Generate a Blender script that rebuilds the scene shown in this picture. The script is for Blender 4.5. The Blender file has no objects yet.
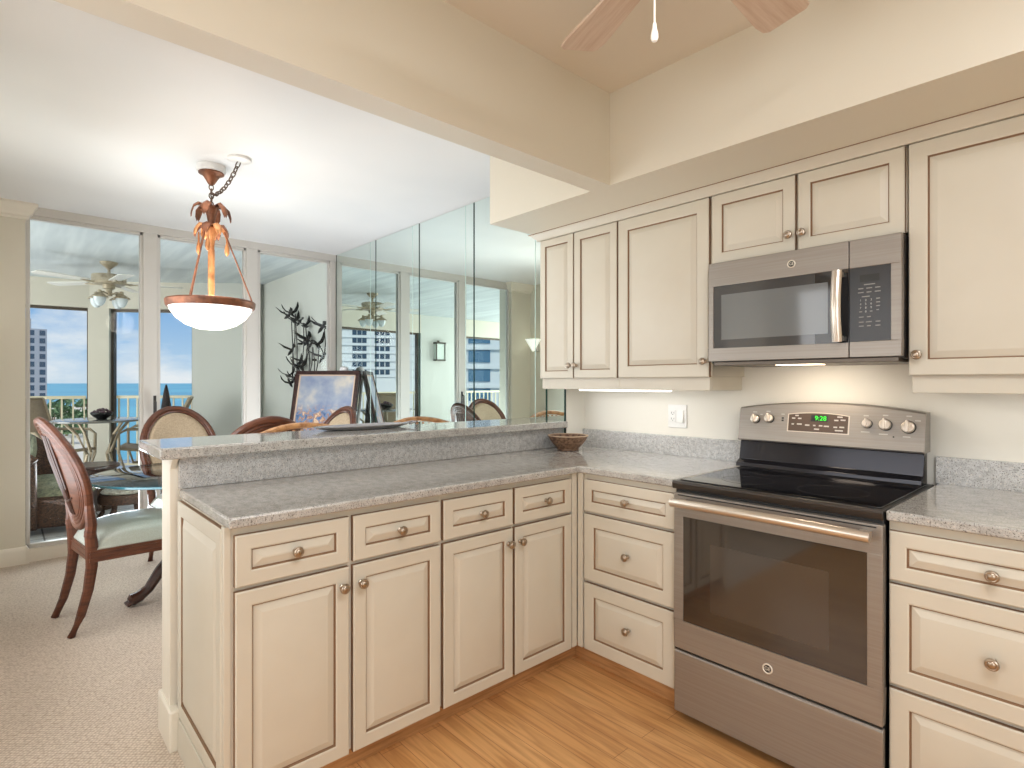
import bpy, bmesh, math, random
from mathutils import Vector, Matrix
PI = math.pi
random.seed(7)
S = bpy.context.scene
COL = S.collection

# ------------------------------------------------------------------ camera
cam_d = bpy.data.cameras.new('camera')
cam = bpy.data.objects.new('camera', cam_d)
COL.objects.link(cam)
cam.location = (1.1937, -2.6346, 1.2926)
cam.rotation_euler = (PI / 2, 0, 0.8336)
cam_d.sensor_width = 36.0
cam_d.lens = 36.0 * 560.7 / 1024
cam_d.shift_y = -1.1 / 1024
cam_d.clip_start = 0.05
cam_d.clip_end = 60000
S.camera = cam

def lin(c):
    c = c / 255.0
    return c / 12.92 if c <= 0.04045 else ((c + 0.055) / 1.055) ** 2.4
def rgb(r, g, b):
    return (lin(r), lin(g), lin(b), 1.0)

# ------------------------------------------------------------------ world: blue sky with clouds
W = bpy.data.worlds.new('sky')
S.world = W
W.use_nodes = True
nt = W.node_tree
nt.nodes.clear()
def wn(t, **k):
    n = nt.nodes.new(t)
    for a, b in k.items(): setattr(n, a, b)
    return n
tc = wn('ShaderNodeTexCoord')
sep = wn('ShaderNodeSeparateXYZ'); nt.links.new(tc.outputs['Generated'], sep.inputs[0])
ramp = wn('ShaderNodeValToRGB'); nt.links.new(sep.outputs['Z'], ramp.inputs[0])
e = ramp.color_ramp.elements
e[0].position = 0.0; e[0].color = rgb(206, 222, 238)
e[1].position = 1.0; e[1].color = rgb(70, 125, 205)
k = e.new(0.12); k.color = rgb(132, 178, 228)
k = e.new(0.04); k.color = rgb(176, 206, 236)
mp = wn('ShaderNodeMapping'); nt.links.new(tc.outputs['Generated'], mp.inputs[0])
mp.inputs['Scale'].default_value = (1, 1, 2.6)
noi = wn('ShaderNodeTexNoise'); nt.links.new(mp.outputs[0], noi.inputs['Vector'])
noi.inputs['Scale'].default_value = 7.0; noi.inputs['Detail'].default_value = 9; noi.inputs['Roughness'].default_value = 0.55
cr = wn('ShaderNodeValToRGB'); nt.links.new(noi.outputs['Fac'], cr.inputs[0])
cr.color_ramp.elements[0].position = 0.44; cr.color_ramp.elements[0].color = (0, 0, 0, 1)
cr.color_ramp.elements[1].position = 0.64; cr.color_ramp.elements[1].color = (1, 1, 1, 1)
mx = wn('ShaderNodeMix', data_type='RGBA')
nt.links.new(cr.outputs[0], mx.inputs[0]); nt.links.new(ramp.outputs[0], mx.inputs[6])
mx.inputs[7].default_value = rgb(238, 240, 246)
bg = wn('ShaderNodeBackground'); nt.links.new(mx.outputs[2], bg.inputs[0]); bg.inputs[1].default_value = 1.0
ow = wn('ShaderNodeOutputWorld'); nt.links.new(bg.outputs[0], ow.inputs[0])

# ------------------------------------------------------------------ sun and added fill lights
def light(name, kind, loc, energy, color=(1, 1, 1), size=1.0, sizey=None, to=None, spread=None):
    d = bpy.data.lights.new(name, kind)
    o = bpy.data.objects.new(name, d); COL.objects.link(o)
    o.location = loc; d.energy = energy; d.color = color
    if kind == 'AREA':
        d.shape = 'RECTANGLE'; d.size = size; d.size_y = sizey or size
        if spread: d.spread = spread
    elif kind == 'POINT': d.shadow_soft_size = size
    elif kind == 'SUN': d.angle = 0.01
    if to is not None:
        o.rotation_euler = (Vector(to) - Vector(loc)).to_track_quat('-Z', 'Y').to_euler()
    return o
light('sun', 'SUN', (20, 10, 40), 3.0, (1, .95, .87), to=(-30, -4, -20))
light('kitchen_ceiling_fill', 'AREA', (1.35, -2.0, 2.50), 26, (.95, .97, 1), 0.9, 0.9, to=(1.35, -2.0, 0))  # added overhead fill for the kitchen, no fixture hangs here
light('kitchen_side_fill', 'AREA', (2.5, -3.2, 1.25), 36, (.87, .94, 1), 1.3, 1.7, to=(-.6, -1.0, .8))  # added fill from behind the camera, not a window
light('dining_ceiling_fill', 'AREA', (-1.9, -2.0, 2.5), 7, (1, .98, .96), 1.0, 1.0, to=(-1.9, -2.0, 0))  # added fill shining down on the dining area, no fixture there
light('dining_back_fill', 'AREA', (-2.4, -2.80, 1.2), 28, (.92, .96, 1), 1.9, 1.4, to=(-2.4, 0, 1.1), spread=2.3)  # added fill before the windowless back wall, outside the mirror's view
light('dining_corner_fill', 'AREA', (-3.1, -.75, .12), 36, (.88, .94, 1), 1.2, 1.0, to=(-3.1, -.75, 3))  # added fill near the floor to brighten the dining ceiling, no lamp stands here
light('door_fill', 'AREA', (-4.55, -1.3, .42), 46, (.86, .93, 1), 2.2, .55, to=(-1.8, -1.3, 2.2))  # added fill low outside the doors, stands in for daylight on ceiling and beam
light('hall_fill', 'AREA', (-.3, -3.7, 1.4), 14, (.92, .96, 1), 1.2, 1.5, to=(-.6, 0, 1.1))  # added fill to brighten the peninsula end panel, the hall has no window
light('balcony_end_fill', 'AREA', (-6.2, -6.85, 1.5), 150, (.95, .98, 1), 3.2, 2.0, to=(-6.0, 0, 1.5))  # added fill at the closed far end to brighten the balcony walls
light('balcony_floor_fill', 'AREA', (-6.0, -3.4, .25), 35, (.94, .97, 1), 2.2, 2.6, to=(-6.0, -3.4, 3))  # added fill bounced off the balcony ceiling, no lamp on the floor

vs = S.view_settings
S.display_settings.display_device = 'sRGB'
vs.view_transform = 'Standard'; vs.look = 'None'; vs.exposure = 0.0; vs.gamma = 1.0; vs.use_curve_mapping = False
S.cycles.use_denoising = True
S.cycles.max_bounces = 10; S.cycles.glossy_bounces = 6; S.cycles.transmission_bounces = 8
S.cycles.transparent_max_bounces = 16; S.cycles.diffuse_bounces = 5
S.cycles.sample_clamp_indirect = 6.0
S.cycles.caustics_reflective = False; S.cycles.caustics_refractive = False

# ------------------------------------------------------------------ materials
MAT = {}
def mat(name, col, rough=.5, metal=0., spec=.5, emit=None, estr=1., var=None, bump=None, coat=0.):
    """var=(scale(x,y,z) or s, colour2, lo, hi, detail) mixes a noise; bump=(scale, strength, distance)"""
    m = bpy.data.materials.new(name); m.use_nodes = True; MAT[name] = m
    t = m.node_tree; b = t.nodes['Principled BSDF']
    b.inputs['Base Color'].default_value = col
    b.inputs['Roughness'].default_value = rough; b.inputs['Metallic'].default_value = metal
    b.inputs['Specular IOR Level'].default_value = spec
    b.inputs['Coat Weight'].default_value = coat; b.inputs['Coat Roughness'].default_value = .08
    if emit:
        b.inputs['Emission Color'].default_value = emit; b.inputs['Emission Strength'].default_value = estr
    c = t.nodes.new('ShaderNodeTexCoord')
    def noise(sc, detail=4, rgh=.6):
        mpn = t.nodes.new('ShaderNodeMapping'); t.links.new(c.outputs['Object'], mpn.inputs[0])
        mpn.inputs['Scale'].default_value = sc if isinstance(sc, (tuple, list)) else (sc, sc, sc)
        n = t.nodes.new('ShaderNodeTexNoise'); t.links.new(mpn.outputs[0], n.inputs['Vector'])
        n.inputs['Scale'].default_value = 1; n.inputs['Detail'].default_value = detail; n.inputs['Roughness'].default_value = rgh
        return n
    last = None
    for v in (var if isinstance(var, list) else [var] if var else []):
        sc, c2, lo, hi, det = v
        n = noise(sc, det)
        r = t.nodes.new('ShaderNodeValToRGB'); t.links.new(n.outputs['Fac'], r.inputs[0])
        r.color_ramp.elements[0].position = lo; r.color_ramp.elements[0].color = (0, 0, 0, 1)
        r.color_ramp.elements[1].position = hi; r.color_ramp.elements[1].color = (1, 1, 1, 1)
        x = t.nodes.new('ShaderNodeMix'); x.data_type = 'RGBA'
        t.links.new(r.outputs[0], x.inputs[0])
        if last: t.links.new(last, x.inputs[6])
        else: x.inputs[6].default_value = col
        x.inputs[7].default_value = c2
        last = x.outputs[2]
    if last: t.links.new(last, b.inputs['Base Color'])
    if bump:
        n = noise(bump[0], 3)
        bp = t.nodes.new('ShaderNodeBump'); bp.inputs['Strength'].default_value = bump[1]; bp.inputs['Distance'].default_value = bump[2]
        t.links.new(n.outputs['Fac'], bp.inputs['Height']); t.links.new(bp.outputs[0], b.inputs['Normal'])
    return m

CREAM = mat('cream_paint', rgb(215, 209, 194), .38, var=((3, 3, 3), rgb(211, 204, 188), .4, .7, 3))
GLAZE = mat('brown_glaze', rgb(140, 110, 84), .6)
KNOB = mat('brushed_nickel', rgb(176, 162, 146), .28, 1.0)
WALLP = mat('beige_wall_paint', rgb(225, 219, 203), .42, bump=(60, .05, .002))
WALLW = mat('white_wall_paint', rgb(234, 231, 222), .55)
CEILD = mat('white_ceiling_paint', rgb(244, 243, 241), .5, var=((1.2, 1.2, 1.2), rgb(238, 238, 237), .35, .65, 2))
CEILK = mat('kitchen_ceiling_paint', rgb(228, 220, 206), .6)
TRIMP = mat('trim_paint', rgb(236, 229, 214), .35)
GRANITE = mat('granite', rgb(194, 193, 189), .09, spec=.6, coat=.3, var=[
    ((22, 34, 34), rgb(168, 166, 162), .42, .66, 6), ((230, 230, 230), rgb(104, 98, 94), .54, .66, 2), ((150, 150, 150), rgb(212, 206, 198), .58, .7, 2)])
GRANITEX = mat('granite_backsplash', rgb(202, 203, 203), .16, spec=.5, var=[
    ((55, 55, 55), rgb(174, 174, 174), .42, .66, 5), ((230, 230, 230), rgb(112, 108, 105), .54, .66, 2), ((150, 150, 150), rgb(218, 213, 206), .58, .7, 2)])
STEEL = mat('slate_steel', rgb(160, 154, 147), .36, .55, var=((2, 2, 180), rgb(154, 147, 140), .4, .6, 2))
STEELB = mat('bright_steel', rgb(222, 212, 200), .28, .85)
BLACKG = mat('black_glass', rgb(14, 14, 17), .06, spec=.6)
OVENG = mat('oven_window_glass', rgb(44, 40, 37), .05, spec=.9, coat=.6)
MWG = mat('microwave_window_glass', rgb(62, 64, 68), .05, spec=.9, coat=.7)
BLACKP = mat('black_plastic', rgb(24, 24, 26), .4)
DGREY = mat('dark_grey_panel', rgb(58, 56, 56), .25)
MARK = mat('pale_marking', rgb(196, 192, 186), .6)
GREEN = mat('green_digits', rgb(20, 60, 20), .5, emit=rgb(60, 255, 60), estr=1.6)
WHITEP = mat('white_plastic', rgb(238, 238, 236), .35)
GREYP = mat('outlet_slot_grey', rgb(110, 116, 118), .5)
LEDM = mat('led_tube', rgb(255, 252, 244), .5, emit=(1, .98, .94, 1), estr=2.2)
WARML = mat('warm_bulb_lens', rgb(255, 240, 214), .5, emit=(1, .84, .6, 1), estr=2.5)
BOWLG = mat('alabaster_glass_lit', rgb(255, 250, 242), .4, emit=(1, .95, .88, 1), estr=1.15)
COPPER = mat('aged_copper', rgb(142, 92, 66), .45, .6, var=((14, 14, 14), rgb(88, 58, 46), .4, .7, 4))
COPPERL = mat('gilt_copper', rgb(214, 152, 100), .4, .4, var=((20, 20, 8), rgb(168, 108, 66), .4, .7, 4))
IRON = mat('dark_chain_metal', rgb(92, 74, 62), .45, .7)
WOODC = mat('mahogany', rgb(104, 58, 36), .36, coat=.12, var=((10, 10, 60), rgb(70, 37, 24), .38, .7, 5))
WOODL = mat('honey_carved_wood', rgb(206, 156, 108), .4, var=((30, 30, 30), rgb(160, 108, 66), .42, .7, 4))
WOODD = mat('dark_carved_wood', rgb(74, 42, 30), .35, coat=.3, var=((30, 30, 30), rgb(46, 26, 20), .4, .7, 4))
SATIN = mat('silver_green_satin', rgb(176, 182, 172), .30, spec=.8, coat=.2, var=((160, 160, 160), rgb(168, 172, 160), .4, .6, 2))
TAUPE = mat('taupe_fabric', rgb(190, 170, 142), .7, var=((120, 120, 120), rgb(172, 152, 126), .4, .6, 2))
WICK = mat('woven_rattan', rgb(92, 62, 44), .6, var=((70, 70, 110), rgb(42, 27, 20), .4, .62, 3), bump=(90, .9, .01))
CUSH = mat('sage_cushion_fabric', rgb(150, 152, 128), .8, var=((40, 40, 40), rgb(112, 116, 100), .4, .65, 3))
PALEC = mat('pale_cushion_fabric', rgb(186, 182, 170), .8, var=((40, 40, 40), rgb(140, 130, 116), .45, .65, 3))
SLING = mat('tan_sling_fabric', rgb(176, 156, 132), .7, var=((160, 160, 160), rgb(150, 132, 112), .4, .6, 2))
PATIO = mat('taupe_patio_metal', rgb(158, 142, 118), .4, .3)
FANW = mat('washed_oak', rgb(222, 202, 184), .5, var=((5, 90, 90), rgb(204, 178, 156), .35, .7, 4))
FANM = mat('antique_white_metal', rgb(186, 172, 148), .4, .2, var=((30, 30, 30), rgb(120, 104, 82), .5, .75, 3))
FANB = mat('white_fan_blade', rgb(226, 222, 214), .4)
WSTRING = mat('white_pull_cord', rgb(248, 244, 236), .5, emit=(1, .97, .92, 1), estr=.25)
BIRD = mat('blackened_metal', rgb(38, 36, 36), .4, .6)
FRAMED = mat('dark_picture_frame', rgb(62, 38, 34), .35, var=((20, 20, 20), rgb(38, 24, 24), .4, .7, 3))
LINER = mat('pale_frame_liner', rgb(206, 182, 160), .5)
EASEL = mat('easel_wood', rgb(214, 206, 196), .5)
BOWLB = mat('mottled_clay', rgb(136, 106, 82), .5, var=((60, 60, 60), rgb(86, 60, 44), .45, .6, 4), bump=(60, .5, .01))
BOWLR = mat('pale_clay_rim', rgb(196, 172, 146), .5)
PEWTER = mat('pewter', rgb(186, 185, 188), .25, .6)
EXTW = mat('pale_stucco', rgb(206, 206, 199), .7, bump=(50, .2, .004))
EXTC = mat('cream_stucco', rgb(210, 203, 188), .7)
LANC = mat('balcony_ceiling_paint', rgb(214, 220, 222), .5, var=((.8, 9, 1), rgb(190, 198, 202), .35, .65, 3))
BRONZE = mat('bronze_window_frame', rgb(84, 74, 64), .4, .4)
RAILP = mat('cream_rail_paint', rgb(226, 214, 184), .4)
ALUM = mat('cream_aluminium_frame', rgb(210, 206, 199), .35)
LANT = mat('lantern_bronze', rgb(72, 66, 58), .4, .5)
LGLASS = mat('frosted_lantern_glass', rgb(206, 216, 206), .35)
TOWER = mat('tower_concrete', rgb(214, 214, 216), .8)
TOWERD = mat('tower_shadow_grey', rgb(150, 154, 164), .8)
TWIN = mat('tower_window_glass', rgb(58, 74, 92), .15)
TWINB = mat('blue_window_glass', rgb(76, 112, 140), .15)
SAND = mat('beach_sand', rgb(212, 204, 188), .9)
PALMG = mat('palm_leaf', rgb(112, 138, 96), .7, var=((.4, .4, .4), rgb(66, 98, 62), .4, .6, 2))
TRUNK = mat('palm_trunk', rgb(120, 104, 84), .9)
SEA = mat('sea_water', rgb(58, 146, 176), .35, spec=.3, var=((.002, .002, .002), rgb(92, 178, 196), .4, .65, 3))
SUCC = mat('dark_red_leaf', rgb(70, 34, 44), .6, var=((60, 60, 60), rgb(120, 100, 110), .45, .65, 2))
UMB = mat('dark_umbrella_cloth', rgb(44, 34, 34), .8)
TOEK = mat('toe_kick_wood', rgb(206, 158, 108), .5, var=((4, 4, 60), rgb(160, 116, 74), .4, .7, 4))
SHELLW = mat('white_ceramic', rgb(244, 244, 246), .3)
MIRE = mat('green_glass_edge', rgb(22, 62, 54), .1, spec=.8)
MIREL = mat('pale_glass_edge', rgb(206, 232, 224), .2, spec=.8)

def mirror_mat():
    m = mat('mirror_silver', (.83, .93, .895, 1), .0, 1.0); return m
MIRROR = mirror_mat()
def glass_mat(name, tint, refl=1.45, ) :
    m = bpy.data.materials.new(name); m.use_nodes = True; t = m.node_tree; t.nodes.clear()
    tr = t.nodes.new('ShaderNodeBsdfTransparent'); tr.inputs[0].default_value = tint
    gl = t.nodes.new('ShaderNodeBsdfGlossy'); gl.inputs['Roughness'].default_value = 0.0
    fr = t.nodes.new('ShaderNodeFresnel'); fr.inputs[0].default_value = refl
    x = t.nodes.new('ShaderNodeMixShader'); o = t.nodes.new('ShaderNodeOutputMaterial')
    t.links.new(fr.outputs[0], x.inputs[0]); t.links.new(tr.outputs[0], x.inputs[1]); t.links.new(gl.outputs[0], x.inputs[2])
    t.links.new(x.outputs[0], o.inputs[0]); return m
GLASS = glass_mat('clear_window_glass', (.97, .99, .98, 1), 1.18)
TGLASS = glass_mat('table_glass', (.86, .95, .95, 1), 1.7)
GLOBE = glass_mat('clear_globe_glass', (.92, .95, .97, 1), 1.5)

def wood_floor():
    m = bpy.data.materials.new('oak_plank_floor'); m.use_nodes = True; t = m.node_tree; b = t.nodes['Principled BSDF']
    c = t.nodes.new('ShaderNodeTexCoord')
    br = t.nodes.new('ShaderNodeTexBrick'); t.links.new(c.outputs['Object'], br.inputs['Vector'])
    br.inputs['Scale'].default_value = 1; br.inputs['Brick Width'].default_value = 1.5; br.inputs['Row Height'].default_value = .083
    br.inputs['Mortar Size'].default_value = .0012; br.inputs['Mortar Smooth'].default_value = .1; br.offset = .37; br.offset_frequency = 2
    br.inputs['Color1'].default_value = rgb(230, 180, 122); br.inputs['Color2'].default_value = rgb(218, 164, 106)
    br.inputs['Mortar'].default_value = rgb(176, 122, 76)
    mpn = t.nodes.new('ShaderNodeMapping'); t.links.new(c.outputs['Object'], mpn.inputs[0]); mpn.inputs['Scale'].default_value = (1.6, 22, 1)
    n = t.nodes.new('ShaderNodeTexNoise'); t.links.new(mpn.outputs[0], n.inputs['Vector']); n.inputs['Scale'].default_value = 1.6; n.inputs['Detail'].default_value = 8
    n.inputs['Distortion'].default_value = 1.2
    r = t.nodes.new('ShaderNodeValToRGB'); t.links.new(n.outputs['Fac'], r.inputs[0])
    r.color_ramp.elements[0].position = .35; r.color_ramp.elements[0].color = (.62, .50, .40, 1)
    r.color_ramp.elements[1].position = .62; r.color_ramp.elements[1].color = (1, 1, 1, 1)
    x = t.nodes.new('ShaderNodeMix'); x.data_type = 'RGBA'; x.blend_type = 'MULTIPLY'; x.inputs[0].default_value = .7
    t.links.new(br.outputs['Color'], x.inputs[6]); t.links.new(r.outputs[0], x.inputs[7]); t.links.new(x.outputs[2], b.inputs['Base Color'])
    b.inputs['Roughness'].default_value = .3; return m
OAK = wood_floor()
def carpet_mat():
    m = bpy.data.materials.new('loop_carpet'); m.use_nodes = True; t = m.node_tree; b = t.nodes['Principled BSDF']
    c = t.nodes.new('ShaderNodeTexCoord')
    mpn = t.nodes.new('ShaderNodeMapping'); t.links.new(c.outputs['Object'], mpn.inputs[0]); mpn.inputs['Rotation'].default_value = (0, 0, .75); mpn.inputs['Scale'].default_value = (82, 82, 82)
    v = t.nodes.new('ShaderNodeTexVoronoi'); t.links.new(mpn.outputs[0], v.inputs['Vector']); v.inputs['Scale'].default_value = 1; v.inputs['Randomness'].default_value = .35
    n = t.nodes.new('ShaderNodeTexNoise'); t.links.new(c.outputs['Object'], n.inputs['Vector']); n.inputs['Scale'].default_value = 5; n.inputs['Detail'].default_value = 6
    r = t.nodes.new('ShaderNodeValToRGB'); t.links.new(v.outputs['Distance'], r.inputs[0])
    r.color_ramp.elements[0].position = .15; r.color_ramp.elements[0].color = rgb(236, 222, 206)
    r.color_ramp.elements[1].position = .75; r.color_ramp.elements[1].color = rgb(184, 165, 147)
    x = t.nodes.new('ShaderNodeMix'); x.data_type = 'RGBA'; x.blend_type = 'MULTIPLY'; x.inputs[0].default_value = .12
    t.links.new(r.outputs[0], x.inputs[6]); t.links.new(n.outputs['Fac'], x.inputs[7]); t.links.new(x.outputs[2], b.inputs['Base Color'])
    bp = t.nodes.new('ShaderNodeBump'); bp.invert = True; bp.inputs['Strength'].default_value = .6; bp.inputs['Distance'].default_value = .006
    t.links.new(v.outputs['Distance'], bp.inputs['Height']); t.links.new(bp.outputs[0], b.inputs['Normal'])
    b.inputs['Roughness'].default_value = .95; b.inputs['Specular IOR Level'].default_value = .1; return m
CARPET = carpet_mat()
def tile_mat():
    m = bpy.data.materials.new('balcony_floor_tile'); m.use_nodes = True; t = m.node_tree; b = t.nodes['Principled BSDF']
    c = t.nodes.new('ShaderNodeTexCoord'); br = t.nodes.new('ShaderNodeTexBrick'); t.links.new(c.outputs['Object'], br.inputs['Vector'])
    br.inputs['Scale'].default_value = 1; br.inputs['Brick Width'].default_value = .4; br.inputs['Row Height'].default_value = .4; br.offset = 0
    br.inputs['Mortar Size'].default_value = .006; br.inputs['Color1'].default_value = rgb(208, 206, 204); br.inputs['Color2'].default_value = rgb(198, 198, 198); br.inputs['Mortar'].default_value = rgb(120, 118, 116)
    t.links.new(br.outputs['Color'], b.inputs['Base Color']); b.inputs['Roughness'].default_value = .25; return m
TILE = tile_mat()
def painting_mat():
    # loose seascape: grey-blue cloudy sky above, broken brown and blue strokes below
    m = bpy.data.materials.new('seascape_oil_paint'); m.use_nodes = True; t = m.node_tree; b = t.nodes['Principled BSDF']
    c = t.nodes.new('ShaderNodeTexCoord'); s = t.nodes.new('ShaderNodeSeparateXYZ'); t.links.new(c.outputs['Object'], s.inputs[0])
    def noise(sc, d, dist=0):
        n = t.nodes.new('ShaderNodeTexNoise'); t.links.new(c.outputs['Object'], n.inputs['Vector']); n.inputs['Scale'].default_value = sc; n.inputs['Detail'].default_value = d; n.inputs['Distortion'].default_value = dist; return n
    def rmp(src, stops):
        r = t.nodes.new('ShaderNodeValToRGB'); t.links.new(src, r.inputs[0]); el = r.color_ramp.elements
        el[0].position, el[0].color = stops[0]; el[1].position, el[1].color = stops[-1]
        for p, q in stops[1:-1]: a = el.new(p); a.color = q
        return r
    sky = rmp(noise(5, 5).outputs['Fac'], [(.32, rgb(122, 138, 168)), (.5, rgb(158, 166, 180)), (.66, rgb(204, 198, 184))])
    sea = rmp(noise(22, 6, .6).outputs['Fac'], [(.34, rgb(60, 86, 128)), (.46, rgb(110, 140, 176)), (.55, rgb(158, 112, 84)), (.63, rgb(216, 190, 160))])
    mr = t.nodes.new('ShaderNodeMapRange'); t.links.new(s.outputs['Z'], mr.inputs[0]); mr.inputs[1].default_value = .21; mr.inputs[2].default_value = .31
    x = t.nodes.new('ShaderNodeMix'); x.data_type = 'RGBA'; t.links.new(mr.outputs[0], x.inputs[0]); t.links.new(sea.outputs[0], x.inputs[6]); t.links.new(sky.outputs[0], x.inputs[7])
    t.links.new(x.outputs[2], b.inputs['Base Color']); b.inputs['Roughness'].default_value = .35; return m
PAINT = painting_mat()

# ------------------------------------------------------------------ mesh helpers
class MB:
    def __init__(s): s.v = []; s.f = []; s.m = []; s.M = None
    def _p(s, p):
        p = Vector(p)
        return tuple(s.M @ p) if s.M is not None else tuple(p)
    def add(s, pts, faces, mi=0):
        b = len(s.v); s.v += [s._p(p) for p in pts]
        for f in faces: s.f.append([b + i for i in f]); s.m.append(mi)
    def box(s, x0, x1, y0, y1, z0, z1, mi=0):
        s.add([(x0, y0, z0), (x1, y0, z0), (x1, y1, z0), (x0, y1, z0), (x0, y0, z1), (x1, y0, z1), (x1, y1, z1), (x0, y1, z1)],
              [(0, 3, 2, 1), (4, 5, 6, 7), (0, 1, 5, 4), (1, 2, 6, 5), (2, 3, 7, 6), (3, 0, 4, 7)], mi); return s
    def prism(s, poly, fn, a, b, mi=0):
        """poly: list of 2d points, fn(p, t) -> 3d"""
        n = len(poly)
        s.add([fn(p, a) for p in poly] + [fn(p, b) for p in poly],
              [tuple(range(n))[::-1], tuple(range(n, 2 * n))] + [(i, (i + 1) % n, n + (i + 1) % n, n + i) for i in range(n)], mi); return s
    def lathe(s, prof, seg=24, c=(0, 0, 0), axis='z', mi=0, sx=1, sy=1):
        pts = []; fs = []; n = len(prof)
        for k in range(seg):
            a = 2 * PI * k / seg
            for r, z in prof:
                x, y = r * math.cos(a) * sx, r * math.sin(a) * sy
                if axis == 'z': q = (x, y, z)
                elif axis == 'y': q = (x, -z, y)      # z runs to -y (towards the room)
                elif axis == 'x': q = (z, x, y)
                pts.append((q[0] + c[0], q[1] + c[1], q[2] + c[2]))
        for k in range(seg):
            k2 = (k + 1) % seg
            for i in range(n - 1): fs.append((k * n + i, k2 * n + i, k2 * n + i + 1, k * n + i + 1))
        s.add(pts, fs, mi)
        # close the ends
        if prof[0] == prof[-1]: return s
        if prof[0][0] > 1e-5: s.f.append([len(s.v) - len(pts) + k * n for k in range(seg)][::-1]); s.m.append(mi)
        if prof[-1][0] > 1e-5: s.f.append([len(s.v) - len(pts) + k * n + n - 1 for k in range(seg)]); s.m.append(mi)
        return s
    def tube(s, pts, r, seg=8, closed=False, mi=0, flat=1.0, up=(0, 0, 1)):
        P = [Vector(p) for p in pts]; n = len(P); R = r if isinstance(r, (list, tuple)) else [r] * n
        vs_ = []
        for i in range(n):
            a = P[(i - 1) % n] if (closed or i > 0) else P[i]; b = P[(i + 1) % n] if (closed or i < n - 1) else P[i]
            d = (b - a).normalized(); u = Vector(up)
            if abs(d.dot(u)) > .95: u = Vector((1, 0, 0)) if abs(d.x) < .9 else Vector((0, 1, 0))
            e1 = d.cross(u).normalized(); e2 = e1.cross(d).normalized()
            for k in range(seg):
                t = 2 * PI * k / seg; vs_.append(P[i] + e1 * (R[i] * math.cos(t)) + e2 * (R[i] * flat * math.sin(t)))
        fs = []
        for i in range(n if closed else n - 1):
            j = (i + 1) % n
            for k in range(seg):
                k2 = (k + 1) % seg; fs.append((i * seg + k, i * seg + k2, j * seg + k2, j * seg + k))
        if not closed: fs += [tuple(range(seg))[::-1], tuple((n - 1) * seg + k for k in range(seg))]
        s.add(vs_, fs, mi); return s
    def grid(s, fn, nu, nv, mi=0, closeu=False):
        pts = [fn(i / nu, j / nv) for i in range(nu + 1) for j in range(nv + 1)]
        s.add(pts, [(i * (nv + 1) + j, (i + 1) * (nv + 1) + j, (i + 1) * (nv + 1) + j + 1, i * (nv + 1) + j + 1) for i in range(nu) for j in range(nv)], mi); return s
    def mesh(s, name, mats, smooth=.6):
        me = bpy.data.meshes.new(name); me.from_pydata(s.v, [], s.f)
        for m in (mats if isinstance(mats, (list, tuple)) else [mats]): me.materials.append(m)
        for p, i in zip(me.polygons, s.m): p.material_index = i
        bm = bmesh.new(); bm.from_mesh(me)
        bmesh.ops.remove_doubles(bm, verts=bm.verts, dist=1e-6)
        bmesh.ops.recalc_face_normals(bm, faces=bm.faces); bm.to_mesh(me); bm.free()
        if smooth:
            for p in me.polygons: p.use_smooth = True
            me.set_sharp_from_angle(angle=smooth)
        return me
    def build(s, name, mats, parent=None, bevel=0, smooth=.6, seg=2):
        o = bpy.data.objects.new(name, s.mesh(name, mats, smooth)); COL.objects.link(o)
        if parent is not None: o.parent = parent
        if bevel:
            b = o.modifiers.new('bevel', 'BEVEL'); b.width = bevel; b.segments = seg; b.limit_method = 'ANGLE'; b.angle_limit = .7; b.harden_normals = False
        return o
def tag(o, label, cat, group=None):
    o['label'] = label; o['category'] = cat
    if group: o['group'] = group
    return o
def thing(name, label, cat, loc=(0, 0, 0), rz=0, group=None):
    o = bpy.data.objects.new(name, None); COL.objects.link(o); o.empty_display_size = .1
    o.location = loc; o.rotation_euler = (0, 0, rz); return tag(o, label, cat, group)
def struct(name, mb, m, bevel=0, parent=None):
    o = mb.build(name, m, parent, bevel)
    if parent is None: o['kind'] = 'structure'
    return o
def copy_tree(o, parent=None):
    c = o.copy(); COL.objects.link(c)
    if parent is not None: c.parent = parent
    for ch in list(o.children): copy_tree(ch, c)
    return c
def text(body, name, size, m, parent, M, extrude=.0006, align='CENTER'):
    cu = bpy.data.curves.new(name, 'FONT'); cu.body = body; cu.size = size; cu.extrude = extrude; cu.align_x = align; cu.align_y = 'CENTER'
    t = bpy.data.objects.new(name, cu); COL.objects.link(t)
    me = bpy.data.meshes.new_from_object(t.evaluated_get(bpy.context.evaluated_depsgraph_get()))
    bpy.data.objects.remove(t); me.materials.clear(); me.materials.append(m)
    me.transform(M)
    o = bpy.data.objects.new(name, me); COL.objects.link(o); o.parent = parent; return o
def frame(o, u, v, n):
    """matrix taking local (u,v,n) to scene axes at origin o"""
    u, v, n = Vector(u), Vector(v), Vector(n)
    return Matrix(((u.x, v.x, n.x, o[0]), (u.y, v.y, n.y, o[1]), (u.z, v.z, n.z, o[2]), (0, 0, 0, 1)))
FX = ((0, 1, 0), (0, 0, 1), (1, 0, 0))      # faces +x
FY = ((1, 0, 0), (0, 0, 1), (0, -1, 0))     # faces -y

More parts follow.
